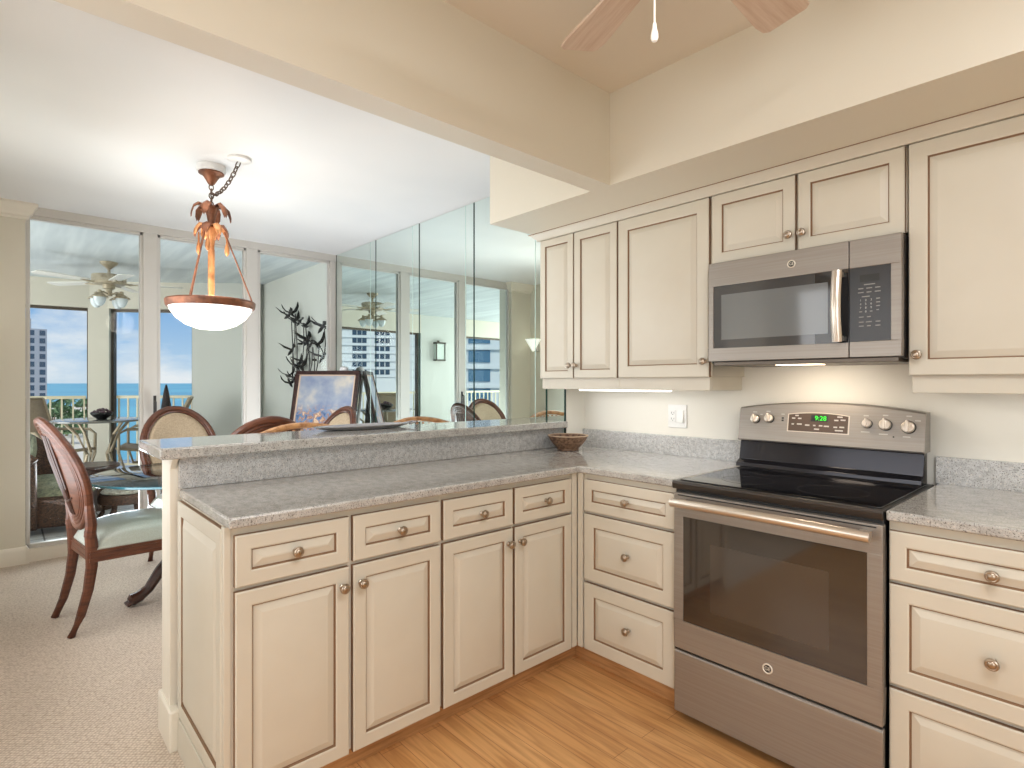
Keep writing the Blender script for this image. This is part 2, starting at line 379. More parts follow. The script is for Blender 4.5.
def raised_panel(name, M, w, h, parent, stile=.048, t=.02, bev=.03):
    """raised-panel front with glazed groove; origin at lower left back corner"""
    mb = MB(); mb.M = M
    rings = [(0, 0, 0), (0, t - .004, 1), (.0015, t - .0015, 0), (.004, t, 0), (stile - .006, t, 0), (stile - .002, t - .002, 0), (stile, t - .009, 1), (stile + .0028, t - .009, 1),
             (stile + .0045, t - .0085, 0), (stile + bev * .8, t - .0005, 0), (stile + bev * .8 + .002, t, 0)]
    prev = None
    for ins, n, mi in rings:
        b = len(mb.v)
        for p in ((ins, ins, n), (w - ins, ins, n), (w - ins, h - ins, n), (ins, h - ins, n)): mb.v.append(mb._p(p))
        if prev is not None:
            for k in range(4):
                mb.f.append([prev + k, prev + (k + 1) % 4, b + (k + 1) % 4, b + k]); mb.m.append(mi)
        prev = b
    mb.f.append([prev, prev + 1, prev + 2, prev + 3]); mb.m.append(0)
    mb.f.append([0, 3, 2, 1]); mb.m.append(0)
    return mb.build(name, [CREAM, GLAZE], parent, smooth=.25)
def knob(M, parent):
    mb = MB(); mb.M = M
    mb.lathe([(.009, 0), (.009, .003), (.005, .006), (.005, .015), (.010, .018), (.0155, .021), (.0165, .025), (.0150, .029), (.0120, .0305), (.0100, .030), (.0085, .0315), (.004, .033), (0, .0333)], 20)
    o = mb.build('knob', KNOB, parent); return o

# ------------------------------------------------------------------ setting
CZ = 2.57; KZ = 2.545; SZ = 2.148
# floors
struct('floor_kitchen', MB().box(-1.16, -.5, -2.18, .12, -.06, 0).box(-.5, 2.7, -4.0, .12, -.06, 0), OAK)
struct('floor_dining', MB().box(-4.30, -1.16, -4.0, .12, -.06, .004).box(-1.16, -.5, -4.0, -2.18, -.06, .004), CARPET)
struct('floor_balcony', MB().box(-9.3, -4.22, -7.6, 1.5, -.1, .10), TILE)
# ceilings
struct('ceiling_dining', MB().box(-4.22, -.37, -4.0, .12, CZ, CZ + .1), CEILD)
struct('ceiling_kitchen', MB().box(-.37, 2.7, -4.0, .12, KZ, KZ + .12), CEILK)
struct('ceiling_balcony', MB().box(-9.3, -4.22, -7.6, 1.5, 2.62, 2.72), LANC)
# walls
struct('wall_kitchen', MB().box(-1.045, 2.7, 0, .12, 0, KZ), WALLW)
struct('wall_mirror_side', MB().box(-4.22, -1.045, -.166, .12, 0, CZ), WALLW)
struct('wall_right', MB().box(2.6, 2.7, -4.0, 0, 0, KZ), WALLP)
struct('wall_back', MB().box(-1.3, 2.7, -4.1, -4.0, 0, CZ), WALLP)
struct('wall_dining_back', MB().box(-4.22, -1.2, -2.97, -2.85, 0, CZ), WALLP)
struct('wall_hall', MB().box(-1.3, -1.2, -4.0, -2.97, 0, CZ), WALLP)
struct('wall_left', MB().box(-4.22, -4.11, -2.97, -2.515, 0, CZ), WALLP)
# soffit over the cabinets, tray beam
struct('wall_soffit', MB().box(-1.125, 2.6, -.69, 0, SZ, CZ), WALLP)
struct('beam', MB().box(-.425, -.318, -4.0, -.69, SZ, CZ), WALLP)
# knee wall behind the peninsula with its base
kw = MB().box(-1.235, -1.10, -2.195, -.166, 0, 1.028)
kw.prism([(-1.10, .985), (-1.10, 1.028), (-1.05, 1.028), (-1.075, 1.012)], lambda p, t: (p[0], t, p[1]), -2.195, -2.175)
struct('wall_peninsula', kw, TRIMP, .002)
def base_prof(mb, x0, y0, x1, y1, nx, ny, h=.15, t=.02):
    pr = [(0, 0), (t, 0), (t, h * .8), (t * .75, h * .87), (t * .6, h * .93), (t * .25, h), (0, h)]
    d = Vector((x1 - x0, y1 - y0, 0))
    mb.prism(pr, lambda p, q: (x0 + d.x * q + nx * p[0], y0 + d.y * q + ny * p[0], p[1]), 0, 1)
b = MB(); b.box(-1.243, -1.048, -2.207, -2.17, 0, .145); b.box(-1.255, -1.236, -2.205, -.19, 0, .145)
struct('baseboard_peninsula', b, TRIMP, .007)
b = MB(); base_prof(b, -4.11, -2.85, -4.11, -2.515, 1, 0, .125, .022); base_prof(b, -4.14, -2.515, -4.088, -2.515, 0, 1, .125, .02)
struct('baseboard_left', b, TRIMP)
b = MB(); base_prof(b, -1.2, -2.85, -4.11, -2.85, 0, 1, .125, .022); struct('baseboard_dining_back', b, TRIMP)
b = MB(); base_prof(b, -4.10, -.166, -1.24, -.166, 0, -1, .11, .018); struct('baseboard_mirror_side', b, TRIMP)
# crown on the short wall by the balcony doors
cp = [(0, CZ), (.068, CZ), (.068, CZ - .018), (.055, CZ - .03), (.038, CZ - .07), (.020, CZ - .085), (.020, CZ - .10), (0, CZ - .11)]
b = MB(); b.prism(cp, lambda p, q: (-4.11 + p[0], -2.85 + q * .335 + (p[0] if q else 0), p[1]), 0, 1)
b.prism(cp, lambda p, q: (-4.22 + q * .11 + (p[0] if q else 0), -2.515 + p[0], p[1]), 0, 1)
struct('trim_crown', b, TRIMP)
# window wall to the balcony
wx = -4.15
def rail(mb, y0, y1, z0, z1, t=.05): mb.box(wx - t, wx, y0, y1, z0, z1)
struct('trim_window_header', MB().box(-4.22, -4.138, -2.515, -.166, 2.505, CZ), ALUM, .003)
struct('trim_window_sill', MB().box(-4.22, -4.12, -2.515, -.166, 0, .095), TRIMP, .003)
spans = [(-2.511, -1.80, 1), (-1.70, -1.015, 2), (-.912, -.222, 3)]
for y0, y1, i in spans:
    r = bpy.data.objects.new('window_%d' % i, None); COL.objects.link(r); r['kind'] = 'structure'
    m = MB(); rail(m, y0, y1, .095, .125); rail(m, y0, y1, 2.48, 2.505); rail(m, y0 - .001, y0 + .022, .095, 2.505); rail(m, y1 - .022, y1 + .001, .095, 2.505)
    m.build('window_frame', ALUM, r, .003)
    m = MB().box(wx - .03, wx - .024, y0 + .02, y1 - .02, .12, 2.485); m.build('glass', GLASS, r)
    r['label'] = 'full height glass balcony door panel'
for k, (a, c_) in enumerate(((-1.80, -1.70), (-1.015, -.912), (-.222, -.172))):
    m = MB().box(-4.22, -4.14, a, c_, .095, 2.505)
    struct('trim_%d' % (k + 1), m, ALUM, .003)
m = MB().box(-4.115, -4.10, -1.735, -1.715, .98, 1.19); m.tube([(-4.10, -1.725, 1.15), (-4.07, -1.725, 1.14), (-4.07, -1.725, 1.03), (-4.10, -1.725, 1.02)], .008, 8)
tag(m.build('door_handle', MAT['dark_grey_panel'], None, .002), 'grey pull handle on the sliding balcony door frame', 'handle')

# ------------------------------------------------------------------ mirror panels
MY = -.172
seams = [-4.13, -3.318, -2.613, -1.911, -1.198, -1.046]
labs = ['floor to ceiling mirror panel in the window corner, above and behind the painting', 'tall mirror panel reflecting the balcony fan, right of the painting', 'tall mirror panel that shows the lantern on the balcony wall',
        'tall mirror panel left of the wall cabinets, reflecting the short balcony wall', 'narrow mirror strip tucked under the left end of the wall cabinets']
for i in range(5):
    x0, x1 = seams[i], seams[i + 1]
    top = CZ - .004 if i < 4 else 1.255
    m = MB().box(x0 + .002, x1 - .002, MY, MY + .005, .12, top)
    t_ = thing('mirror_panel', labs[i], 'mirror', (0, 0, 0), 0, 'mirror panels on the dining wall')
    if i == 4: m.box(x0 + .002, -1.115, MY, MY + .005, 1.255, 2.14)
    m.build('mirror_glass', MIRROR, t_, smooth=0)
    e_ = MB().box(x1 - .013, x1 - .002, MY - .001, MY + .005, .12, top); e_.build('dark_edge', MIRE, t_)
    if i == 0: MB().box(-4.128, -4.114, MY - .001, MY + .005, .12, top).build('dark_edge', MIRE, t_)
    if i < 4:
        e_ = MB().box(x1 - .106, x1 - .1015, MY - .0012, MY, .12, top); e_.build('bevel_line', MIREL, t_)

# ------------------------------------------------------------------ base cabinets
PX = -.525     # face frame of the peninsula (doors stand 2 cm proud)
RY = -.67      # face frame of the range wall
def front_x(name, y0, y1, z0, z1, parent, kn=None, stile=.048):
    d = raised_panel(name, frame((PX, y0, z0), *FX), y1 - y0, z1 - z0, parent, stile)
    if kn: knob(frame((PX + .02, kn[0], kn[1]), *FX), d)
    return d
def front_y(name, x0, x1, z0, z1, parent, kn=None, stile=.048, y=RY):
    d = raised_panel(name, frame((x0, y, z0), *FY), x1 - x0, z1 - z0, parent, stile)
    if kn: knob(frame((kn[0], y - .02, kn[1]), *FY), d)
    return d
t = thing('base_cabinet', 'cream peninsula base cabinet at the open end, with a panelled side', 'cabinet', (0, 0, 0), 0, 'peninsula base cabinets')
m = MB().box(-1.07, PX, -2.155, -1.438, .092, .884); m.build('body', CREAM, t, .0015)
m = MB().box(PX - .02, PX + .004, -2.175, -2.155, .0, .884); m.box(-1.08, PX - .02, -2.162, -2.155, .0, .884); m.build('side_stile', CREAM, t, .002)
raised_panel('side_panel', frame((-1.07, -2.158, .12), *FY), .53, .755, t, .05, .02, .035)
m = MB().box(-1.046, PX - .001, -2.182, -2.158, 0, .118); m.build('side_base', CREAM, t, .003)
m = MB().box(-1.0, PX - .05, -2.15, -1.438, 0, .09); m.build('toe_kick', TOEK, t)
front_x('drawer', -2.148, -1.803, .710, .858, t, (-1.978, .785), .046)
front_x('drawer', -1.789, -1.446, .710, .858, t, (-1.617, .785), .046)
front_x('cabinet_door', -2.148, -1.803, .088, .697, t, (-1.829, .638))
front_x('cabinet_door', -1.789, -1.446, .088, .697, t, (-1.764, .638))
t = thing('base_cabinet', 'cream peninsula base cabinet in the inner corner, near the clay bowl', 'cabinet', (0, 0, 0), 0, 'peninsula base cabinets')
m = MB().box(-1.07, PX, -1.438, -.69, .092, .884); m.box(PX, PX + .02, -.722, -.691, .092, .884); m.build('body', CREAM, t, .0015)
m = MB().box(-1.0, PX - .05, -1.438, -.6, 0, .09); m.build('toe_kick', TOEK, t)
front_x('drawer', -1.431, -1.086, .710, .858, t, (-1.253, .785), .046)
front_x('drawer', -1.073, -.727, .710, .858, t, (-.895, .785), .046)
front_x('cabinet_door', -1.431, -1.086, .088, .697, t, (-1.112, .638))
front_x('cabinet_door', -1.073, -.727, .088, .697, t, (-1.048, .638))
t = thing('drawer_cabinet', 'cream three drawer base cabinet between the peninsula and the range', 'cabinet', (0, 0, 0), 0, 'range wall drawer cabinets')
m = MB().box(PX + .001, .0, RY, -.05, .092, .884); m.box(PX + .022, -.474, RY - .019, RY, .092, .884); m.build('body', CREAM, t, .0015)
m = MB().box(PX - .05, .0, RY + .045, -.1, 0, .09); m.build('toe_kick', TOEK, t)
front_y('drawer', -.4655, -.0005, .716, .858, t, (-.228, .789), .046)
front_y('drawer', -.4655, -.0005, .407, .703, t, (-.225, .561), .058)
front_y('drawer', -.4655, -.0005, .092, .393, t, (-.222, .252), .058)
t = thing('drawer_cabinet', 'cream three drawer base cabinet to the right of the range', 'cabinet', (0, 0, 0), 0, 'range wall drawer cabinets')
m = MB().box(.710, 1.25, RY, -.05, .092, .884); m.build('body', CREAM, t, .0015)
m = MB().box(.710, 1.25, RY + .045, -.1, 0, .09); m.build('toe_kick', TOEK, t)
for z0, z1, kz, st in ((.710, .855, .784, .046), (.404, .699, .553, .052), (.092, .390, .245, .052)):
    front_y('drawer', .714, 1.20, z0, z1, t, (.951, kz), st)

# ------------------------------------------------------------------ worktops
CT = .914; CB = .884
t = thing('worktop', 'L shaped grey granite worktop of the peninsula, running back to the range', 'worktop')
L = [(-1.08, -2.170), (-.486, -2.170), (-.486, -.695), (-.002, -.695), (-.002, -.022), (-1.08, -.022)]
m = MB(); m.prism(L, lambda p, z: (p[0], p[1], z), CB, CT); m.build('slab', GRANITE, t, .006, seg=3)
m = MB().box(-1.10, -1.078, -2.17, -.166, CT, 1.0275); m.build('backsplash', GRANITEX, t, .002)
m = MB().box(-1.06, -.002, -.022, -.001, CT - .002, 1.014); m.build('backsplash', GRANITEX, t, .002)
t = thing('worktop', 'grey granite worktop to the right of the range', 'worktop')
m = MB().box(.707, 1.25, -.695, -.022, CB, CT); m.build('slab', GRANITE, t, .006, seg=3)
m = MB().box(.700, 1.25, -.022, -.001, CT - .002, 1.014); m.build('backsplash', GRANITEX, t, .002)
m = MB(); m.box(-1.43, -1.025, -2.238, -.174, 1.028, 1.068)
tag(m.build('raised_bar', GRANITE, None, .007, seg=3), 'raised grey granite bar top along the peninsula', 'counter')

# ------------------------------------------------------------------ wall cabinets
UY = -.307
def upper(lab, x0, x1, z0, doors, valance=True, side=True):
    t = thing('wall_cabinet', lab, 'cabinet', (0, 0, 0), 0, 'cream wall cabinets')
    m = MB().box(x0, x1, UY, -.001 if x0 > -1.06 else -.176, z0 + .004, 2.118)
    if x0 < -1.06: m.box(-1.04, x1, -.176, -.001, z0 + .004, 2.118)
    m.build('body', CREAM, t, .0015)
    for a, c, kx, kz, st in doors:
        front_y('cabinet_door', a, c, z0, 2.113, t, (kx, kz), st, UY)
    if valance:
        vx0 = x0 if x0 < 0 else x0 + .01; vx1 = x1 if x0 < -1 else x1 - .012
        m = MB().box(vx0, vx1, UY, UY + .02, 1.258, z0 + .004)
        if -.9 < x0 < 0: m.box(x1 - .032, x1 - .012, UY + .0205, -.001, 1.258, z0 + .004)
        if x0 > .5: m.box(x0 + .01, x0 + .03, UY + .0205, -.001, 1.258, z0 + .004)
        m.build('valance', CREAM, t, .002)
    return t
upper('cream wall cabinet with two narrow doors, beside the mirrored wall', -1.106, -.553, 1.318, [(-1.106, -.853, -.868, 1.388, .042), (-.846, -.558, -.828, 1.388, .046)])
upper('cream wall cabinet with one wide door, left of the microwave', -.553, -.048, 1.318, [(-.549, -.056, -.075, 1.388, .06)])
upper('short cream wall cabinet with two doors above the microwave', -.047, .676, 1.812, [(-.042, .308, .289, 1.876, .048), (.319, .671, .339, 1.876, .048)], valance=False)
upper('tall cream wall cabinet to the right of the microwave', .678, 1.25, 1.318, [(.682, 1.235, .709, 1.388, .056)])
cp = [(0, 2.113), (.012, 2.113), (.016, 2.121), (.026, 2.128), (.034, 2.138), (.046, 2.143), (.046, 2.148), (0, 2.148)]
m = MB(); m.prism(cp, lambda p, q: ((-1.106 - p[0]) if q == 0 else 1.25, UY - .02 - p[0], p[1]), 0, 1)
m.prism(cp, lambda p, q: (-1.106 - p[0], (UY - .02 - p[0]) if q == 0 else -.176, p[1]), 0, 1)
struct('trim_cabinet_crown', m, CREAM)
m = MB().box(-1.156, 1.25, UY - .0695, UY - .066, 2.1455, 2.1485); struct('trim_crown_line', m, GLAZE)

# under cabinet light
t = thing('under_cabinet_light', 'slim lit tube light under the wide wall cabinet', 'light')
m = MB().box(-.86, -.28, -.275, -.235, 1.262, 1.285); m.build('housing', WHITEP, t, .003)
m = MB().box(-.85, -.30, -.282, -.226, 1.249, 1.262); m.build('tube', LEDM, t, .005)
light('under_cabinet_glow', 'AREA', (-.56, -.22, 1.245), .6, (1, .98, .94), .55, .05, to=(-.56, -.13, .9))

light('under_cabinet_glow_right', 'AREA', (1.0, -.20, 1.25), .35, (1, .98, .94), .45, .05, to=(1.0, -.12, .9))
# outlet
t = thing('outlet_plate', 'white double wall plate with outlet and rocker switch, left of the range', 'outlet')
m = MB().box(-.462, -.352, -.007, -.0005, 1.056, 1.178); m.build('plate', WHITEP, t, .003)
m = MB().box(-.447, -.413, -.011, -.006, 1.085, 1.150); m.build('outlet', WHITEP, t, .002)
for zz in (1.104, 1.135):
    s_ = MB().box(-.4385, -.4365, -.0125, -.010, zz - .005, zz + .005); s_.box(-.4245, -.4225, -.0125, -.010, zz - .004, zz + .004); s_.lathe([(.0025, 0), (.0025, .0015), (0, .0015)], 10, (-.4305, -.0108, zz - .009), 'y')
    s_.build('slots', GREYP, t)
m = MB(); m.prism([(0, 1.085), (0, 1.150), (.006, 1.150), (.013, 1.085)], lambda p, x: (x, -.006 - p[0], p[1]), -.401, -.367); m.build('rocker_switch', WHITEP, t, .001)

# ------------------------------------------------------------------ range
t = thing('range', 'slate steel electric range with black glass cooktop', 'range')
m = MB().box(.004, .702, -.69, -.03, .03, .895); m.build('body', BLACKP, t, .003)
m = MB().box(-.002, .704, -.70, -.055, .888, .912, 0); m.build('cooktop_frame', BLACKP, t, .004)
m = MB().box(.012, .690, -.672, -.12, .911, .9165); m.build('cooktop_glass', BLACKG, t, .002)
for cx_, cy_, r_ in ((.20, -.50, .095), (.50, -.50, .11), (.20, -.26, .075), (.50, -.26, .085)):
    q = MB()
    q.lathe([(r_ - .0015, .9166), (r_ - .0015, .9169), (r_, .9169), (r_, .9166), (r_ - .0015, .9166)], 40, (cx_, cy_, 0)); q.build('burner_ring', DGREY, t)
fy = -.70
m = MB(); m.prism([(0, .884), (.012, .884), (.016, .905), (.012, .914), (0, .914)], lambda p, x: (x, fy - p[0] + .006, p[1]), -.002, .704)
m.build('front_trim', mat('dark_steel', rgb(84, 80, 78), .32, .9), t, .002)
# oven door: steel frame with glass
d = MB(); y0, y1 = -.72, -.69
d.box(.014, .706, y0, y1, .785, .872); d.box(.014, .706, y0, y1, .278, .386); d.box(.014, .052, y0, y1, .386, .785); d.box(.665, .706, y0, y1, .386, .785)
door = d.build('oven_door', STEEL, t, .002)
m = MB(); m.prism([(.05, .387), (.665, .387), (.665, .783), (.05, .783)], lambda p, y: (p[0], y, p[1]), -.7165, -.70); m.build('oven_window', OVENG, door)
m = MB().box(.16, .56, -.7168, -.7155, .45, .70); m.build('inner_window', mat('oven_inner_glass', rgb(62, 56, 51), .06, spec=.9, coat=.5), door, .0)
hp = [(.03 + .655 * i / 16, -.765 - .012 * math.sin(PI * i / 16), .842 + .006 * math.sin(PI * i / 16)) for i in range(17)]
m = MB().tube(hp, .017, 12, flat=1.0); m.box(.035, .065, -.77, -.718, .832, .852); m.box(.648, .678, -.77, -.718, .832, .852); m.build('handle', STEELB, door)
for i in range(6):
    pass
m = MB().box(.03, .69, -.7205, -.715, .862, .866); m.build('vent_slot', BLACKP, door)
EMB = mat('polished_emblem', rgb(232, 226, 214), .3, .3)
def emblem(parent, x, z, y, r):
    e1 = MB(); e1.lathe([(r * .68, 0), (r * .72, .002), (r * .86, .0035), (r, .002), (r, 0)], 32, (x, y, z), 'y'); e = e1.build('emblem', EMB, parent)
    e2 = MB(); e2.lathe([(r * .73, 0), (r * .73, .0012), (0, .0012)], 32, (x, y, z), 'y'); e2.build('disc', DGREY, e)
    text('GE', 'monogram', r * .95, EMB, e, frame((x, y - .0018, z), *FY), .0004)
emblem(door, .371, .326, -.72, .0175)
m = MB(); m.prism([(.0, .035), (.0, .262), (.004, .268), (.018, .268), (.024, .262), (.024, .035)], lambda p, x: (x, -.695 - p[0], p[1]), .014, .706); m.build('storage_drawer', STEEL, t, .002)
m = MB().box(.03, .69, -.66, -.1, .0, .04); m.build('plinth', BLACKP, t)
# back guard
m = MB(); m.prism([(-.05, .905), (-.14, .905), (-.135, .93), (-.105, .945), (-.088, 1.03), (-.05, 1.03)], lambda p, x: (x, p[0], p[1]), -.024, .680); m.build('riser', mat('dark_riser_glass', rgb(46, 46, 52), .14, .6, spec=.7), t, .002)
# control panel, arched top, slanted
cpn = MB(); N = 24; X0, X1 = -.026, .684
def top_z(x): q = (x - X0) / (X1 - X0); return 1.180 + .030 * (1 - (2 * q - 1) ** 2)
rows = []
def cpt(x, z, dy): return (x, -.098 + (z - 1.03) * .20 - dy, z)
for i in range(N + 1):
    x = X0 + (X1 - X0) * i / N; tz = top_z(x)
    rows.append([(x, -.02, 1.03), cpt(x, 1.03, .012), cpt(x, 1.036, .018), cpt(x, tz - .006, .018), cpt(x, tz, .010), (x, -.02, tz)])
pts = [p for r_ in rows for p in r_]; fs = []
for i in range(N):
    for j in range(6): a_ = i * 6 + j; b_ = i * 6 + (j + 1) % 6; fs.append((a_, b_, b_ + 6, a_ + 6))
fs += [(0, 1, 2, 3, 4, 5), tuple(N * 6 + k for k in range(6))[::-1]]
cpn.add(pts, fs); panel = cpn.build('control_panel', STEEL, t, smooth=.5)
sl = Vector((0, .20, 1)).normalized(); nn = Vector((0, -1, .20)).normalized()
def cfr(x, z, off=.0185): p = cpt(x, z, off); return frame(p, (1, 0, 0), sl, nn)
def plate(name, x0, x1, z0, z1, off, th, m_, parent, z1m=None):
    q = MB(); q.M = cfr(x0, z0, off); w = x1 - x0; h = (z1 - z0) / sl.z
    if z1m: q.prism([(0, 0), (w, 0), (w, h)] + [(w * (1 - k / 10), h + (z1m - z1) * (1 - (2 * k / 10 - 1) ** 2)) for k in range(1, 10)] + [(0, h)], lambda p, d_: (p[0], p[1], d_), 0, th)
    else: q.box(0, w, 0, h, 0, th)
    return q.build(name, m_, parent)
bez = plate('display_bezel', .190, .432, 1.082, 1.158, .0182, .0014, STEELB, panel, 1.168)
dsp = plate('display', .195, .427, 1.086, 1.155, .0195, .001, mat('display_brown', rgb(88, 74, 66), .2), panel, 1.164)
plate('clock_window', .285, .352, 1.130, 1.156, .0206, .0006, BLACKP, dsp)
text('9:28', 'clock_digits', .027, GREEN, dsp, cfr(.323, 1.143, .0216), .0003)
mk = MB()
for x_, z_, w_ in ((.215, 1.140, .014), (.240, 1.140, .014), (.213, 1.115, .010), (.240, 1.116, .020), (.272, 1.113, .018), (.300, 1.113, .010), (.325, 1.113, .014), (.347, 1.112, .020), (.383, 1.138, .016), (.408, 1.140, .018), (.381, 1.110, .014), (.405, 1.111, .018), (.31, 1.098, .020), (.395, 1.097, .03), (.228, 1.152, .014), (.396, 1.152, .020)):
    mk = MB(); mk.M = cfr(x_ - w_ / 2, z_, .0206); mk.box(0, w_, -.0028, .0028, 0, .0003); mk.build('touch_key', MARK, dsp)
def cknob(x, z, r):
    q = MB(); q.M = cfr(x, z, .018)
    q.lathe([(r * 1.02, 0), (r * 1.02, .006), (r * .96, .008)], 28); k_ = q.build('knob_collar', BLACKP, None)
    k_.name = 'control_knob'; k_.parent = panel
    q = MB(); q.M = cfr(x, z, .018); q.lathe([(r * .97, .007), (r * .95, .016), (r * .88, .020), (r * .3, .022), (0, .022)], 28)
    q.prism([(-r * .22, -r * .95), (r * .22, -r * .95), (r * .26, r * .6), (r * .14, r * 1.02), (-r * .14, r * 1.02), (-r * .26, r * .6)], lambda p, d_: (p[0], p[1], d_), .018, .036)
    q.build('grip', STEELB, k_, .002)
for kx, kz, kr in ((.050, 1.128, .0195), (.112, 1.133, .0195), (.495, 1.130, .0175), (.557, 1.129, .022), (.632, 1.124, .0235)): cknob(kx, kz, kr)
mk = MB()
for x_, z_, w_ in ((.044, 1.160, .018), (.104, 1.165, .018), (.168, 1.155, .014), (.489, 1.162, .018), (.555, 1.166, .018), (.632, 1.166, .018), (.489, 1.098, .03), (.551, 1.093, .03), (.627, 1.088, .024), (.660, 1.150, .018), (.074, 1.150, .012)):
    mk = MB(); mk.M = cfr(x_ - w_ / 2, z_, .0183); mk.box(0, w_, -.0022, .0022, 0, .0004); mk.build('panel_marking', MARK, panel)
mk = MB()
for z_ in (1.128, 1.138): mk = MB(); mk.M = cfr(.164, z_, .0183); mk.box(0, .009, -.0035, .0035, 0, .0006); mk.build('indicator_light', DGREY, panel)
mk = MB(); mk.M = cfr(.585, 1.085, .0183); mk.lathe([(.003, 0), (.003, .0006), (0, .0006)], 10); mk.build('indicator_light', DGREY, panel)

# ------------------------------------------------------------------ microwave
t = thing('microwave', 'slate steel over-range microwave under the short wall cabinet', 'microwave')
MYF = -.38; a0, a1 = -.028, .674; z0, z1 = 1.372, 1.806
m = MB().box(a0, a1 - .0, MYF + .03, -.002, z0 + .006, z1); m.build('body', DGREY, t, .003)
d = MB(); xs = .5135
d.box(a0, xs, MYF, MYF + .03, 1.704, z1 - .002); d.box(a0, xs, MYF, MYF + .03, z0 + .012, 1.438); d.box(a0, -.006, MYF, MYF + .03, 1.438, 1.704)
md = d.build('microwave_door', STEEL, t, .002)
m = MB().box(-.006, xs, MYF + .003, MYF + .02, 1.438, 1.704); m.build('door_glass', MWG, md)
m = MB().box(.40, xs - .001, MYF + .0015, MYF + .004, 1.438, 1.704); m.build('dark_glass_band', mat('dark_band_glass', rgb(40, 40, 42), .06, spec=.8), md)
m = MB(); m.prism([(.03, 1.475), (.445, 1.475), (.445, 1.665), (.03, 1.665)], lambda p, y: (p[0], y, p[1]), MYF + .0010, MYF + .0030); m.build('inner_window', mat('microwave_screen_glass', rgb(112, 117, 120), .07, spec=.9, coat=.5), md)  # reflection of the bright room is put into the pale grey screen colour
N = 12; hp = [(.484, MYF - .036 - .016 * math.sin(PI * i / N), 1.440 + (1.698 - 1.440) * i / N) for i in range(N + 1)]
m = MB(); m.tube(hp, .020, 12, flat=.38, up=(1, 0, 0)); m = m
mh = MB()
for i in range(N):
    a_, b_ = hp[i], hp[i + 1]
    mh.add([(a_[0] - .016, a_[1] + .006, a_[2]), (a_[0] - .008, a_[1] - .004, a_[2]), (a_[0] + .010, a_[1] - .004, a_[2]), (a_[0] + .018, a_[1] + .006, a_[2]),
            (b_[0] - .016, b_[1] + .006, b_[2]), (b_[0] - .008, b_[1] - .004, b_[2]), (b_[0] + .010, b_[1] - .004, b_[2]), (b_[0] + .018, b_[1] + .006, b_[2])],
           [(0, 1, 5, 4), (1, 2, 6, 5), (2, 3, 7, 6), (3, 0, 4, 7)] + ([(0, 3, 2, 1)] if i == 0 else []) + ([(4, 5, 6, 7)] if i == N - 1 else []))
mh.box(.472, .498, MYF - .035, MYF + .002, 1.445, 1.462); mh.box(.472, .498, MYF - .035, MYF + .002, 1.676, 1.693)
mh.build('handle', STEELB, md, smooth=.9)
emblem(md, .316, 1.752, MYF, .0155)
cpb = MB(); cpb.box(xs + .0025, a1, MYF, MYF + .03, 1.703, z1 - .002); cpb.box(xs + .0025, a1, MYF, MYF + .03, z0 + .012, 1.440); cpb.box(.643, a1, MYF, MYF + .03, 1.440, 1.703)
cp_ = cpb.build('control_panel', STEEL, t, .002)
m = MB().box(xs + .0025, .643, MYF + .002, MYF + .02, 1.440, 1.703); kp = m.build('keypad', mat('keypad_black', rgb(50, 50, 52), .22), cp_)
m = MB().box(.549, .609, MYF + .0012, MYF + .003, 1.650, 1.675); m.build('display', mat('lcd_dark', rgb(34, 33, 28), .2), kp)
KM = lambda x, z: frame((x, MYF + .0018, z), *FY)
DIMM = mat('dim_marking', rgb(150, 148, 144), .6)
for i, srow in enumerate(('1', '2', '3', '4', '5', '6', '7', '8', '9', '0')):
    r_, c_ = (divmod(i, 3) if i < 9 else (3, 1)); text(srow, 'key_label', .0105, MARK, kp, KM(.551 + .0165 * c_, 1.585 - .0135 * r_), .0002)
mk = MB()
for z_, xs_ in ((1.640, ((.562, .596),)), (1.627, ((.544, .560), (.569, .587), (.596, .612))), (1.613, ((.543, .561), (.570, .585), (.595, .613))), (1.598, ((.555, .580),)),
                (1.588, ((.599, .611),)), (1.575, ((.599, .611),)), (1.562, ((.599, .611),)), (1.548, ((.600, .608),)), (1.545, ((.547, .556), (.580, .588))), (1.526, ((.546, .561), (.571, .583))), (1.508, ((.546, .561), (.568, .586), (.597, .612))), (1.494, ((.546, .561), (.571, .583), (.597, .612)))):
    for xa, xb in xs_: mk = MB(); mk.box(xa, xb, MYF + .0012, MYF + .0025, z_ - .0017, z_ + .0017); mk.build('key_marking', DIMM, kp)
m = MB().box(a0 + .02, a1 - .01, MYF + .01, -.01, z0 - .006, z0 + .010); m.build('underside', mat('dark_steel_underside', rgb(110, 102, 94), .4, .7), t, .002)
m = MB().box(.24, .40, -.345, -.27, z0 - .010, z0 - .004); m.build('lamp_lens', WARML, t, .002)
light('microwave_lamp', 'AREA', (.32, -.25, z0 - .014), 1.2, (1, .82, .62), .16, .06, to=(.32, -.12, .9))

# ------------------------------------------------------------------ clay bowl
t = thing('bowl', 'small mottled brown clay bowl in the corner of the granite worktop', 'bowl', (-.935, -.275, CT + .0005))
m = MB(); m.lathe([(.0, .001), (.058, .001), (.062, .004), (.060, .012), (.082, .034), (.102, .060), (.112, .080), (.108, .083), (.098, .064), (.078, .036), (.050, .018), (0, .016)], 40)
m.build('bowl_body', BOWLB, t)
m = MB(); m.lathe([(.1085, .0795), (.114, .081), (.1145, .0845), (.108, .0855), (.1055, .082), (.1085, .0795)], 40); m.build('rim', BOWLR, t)
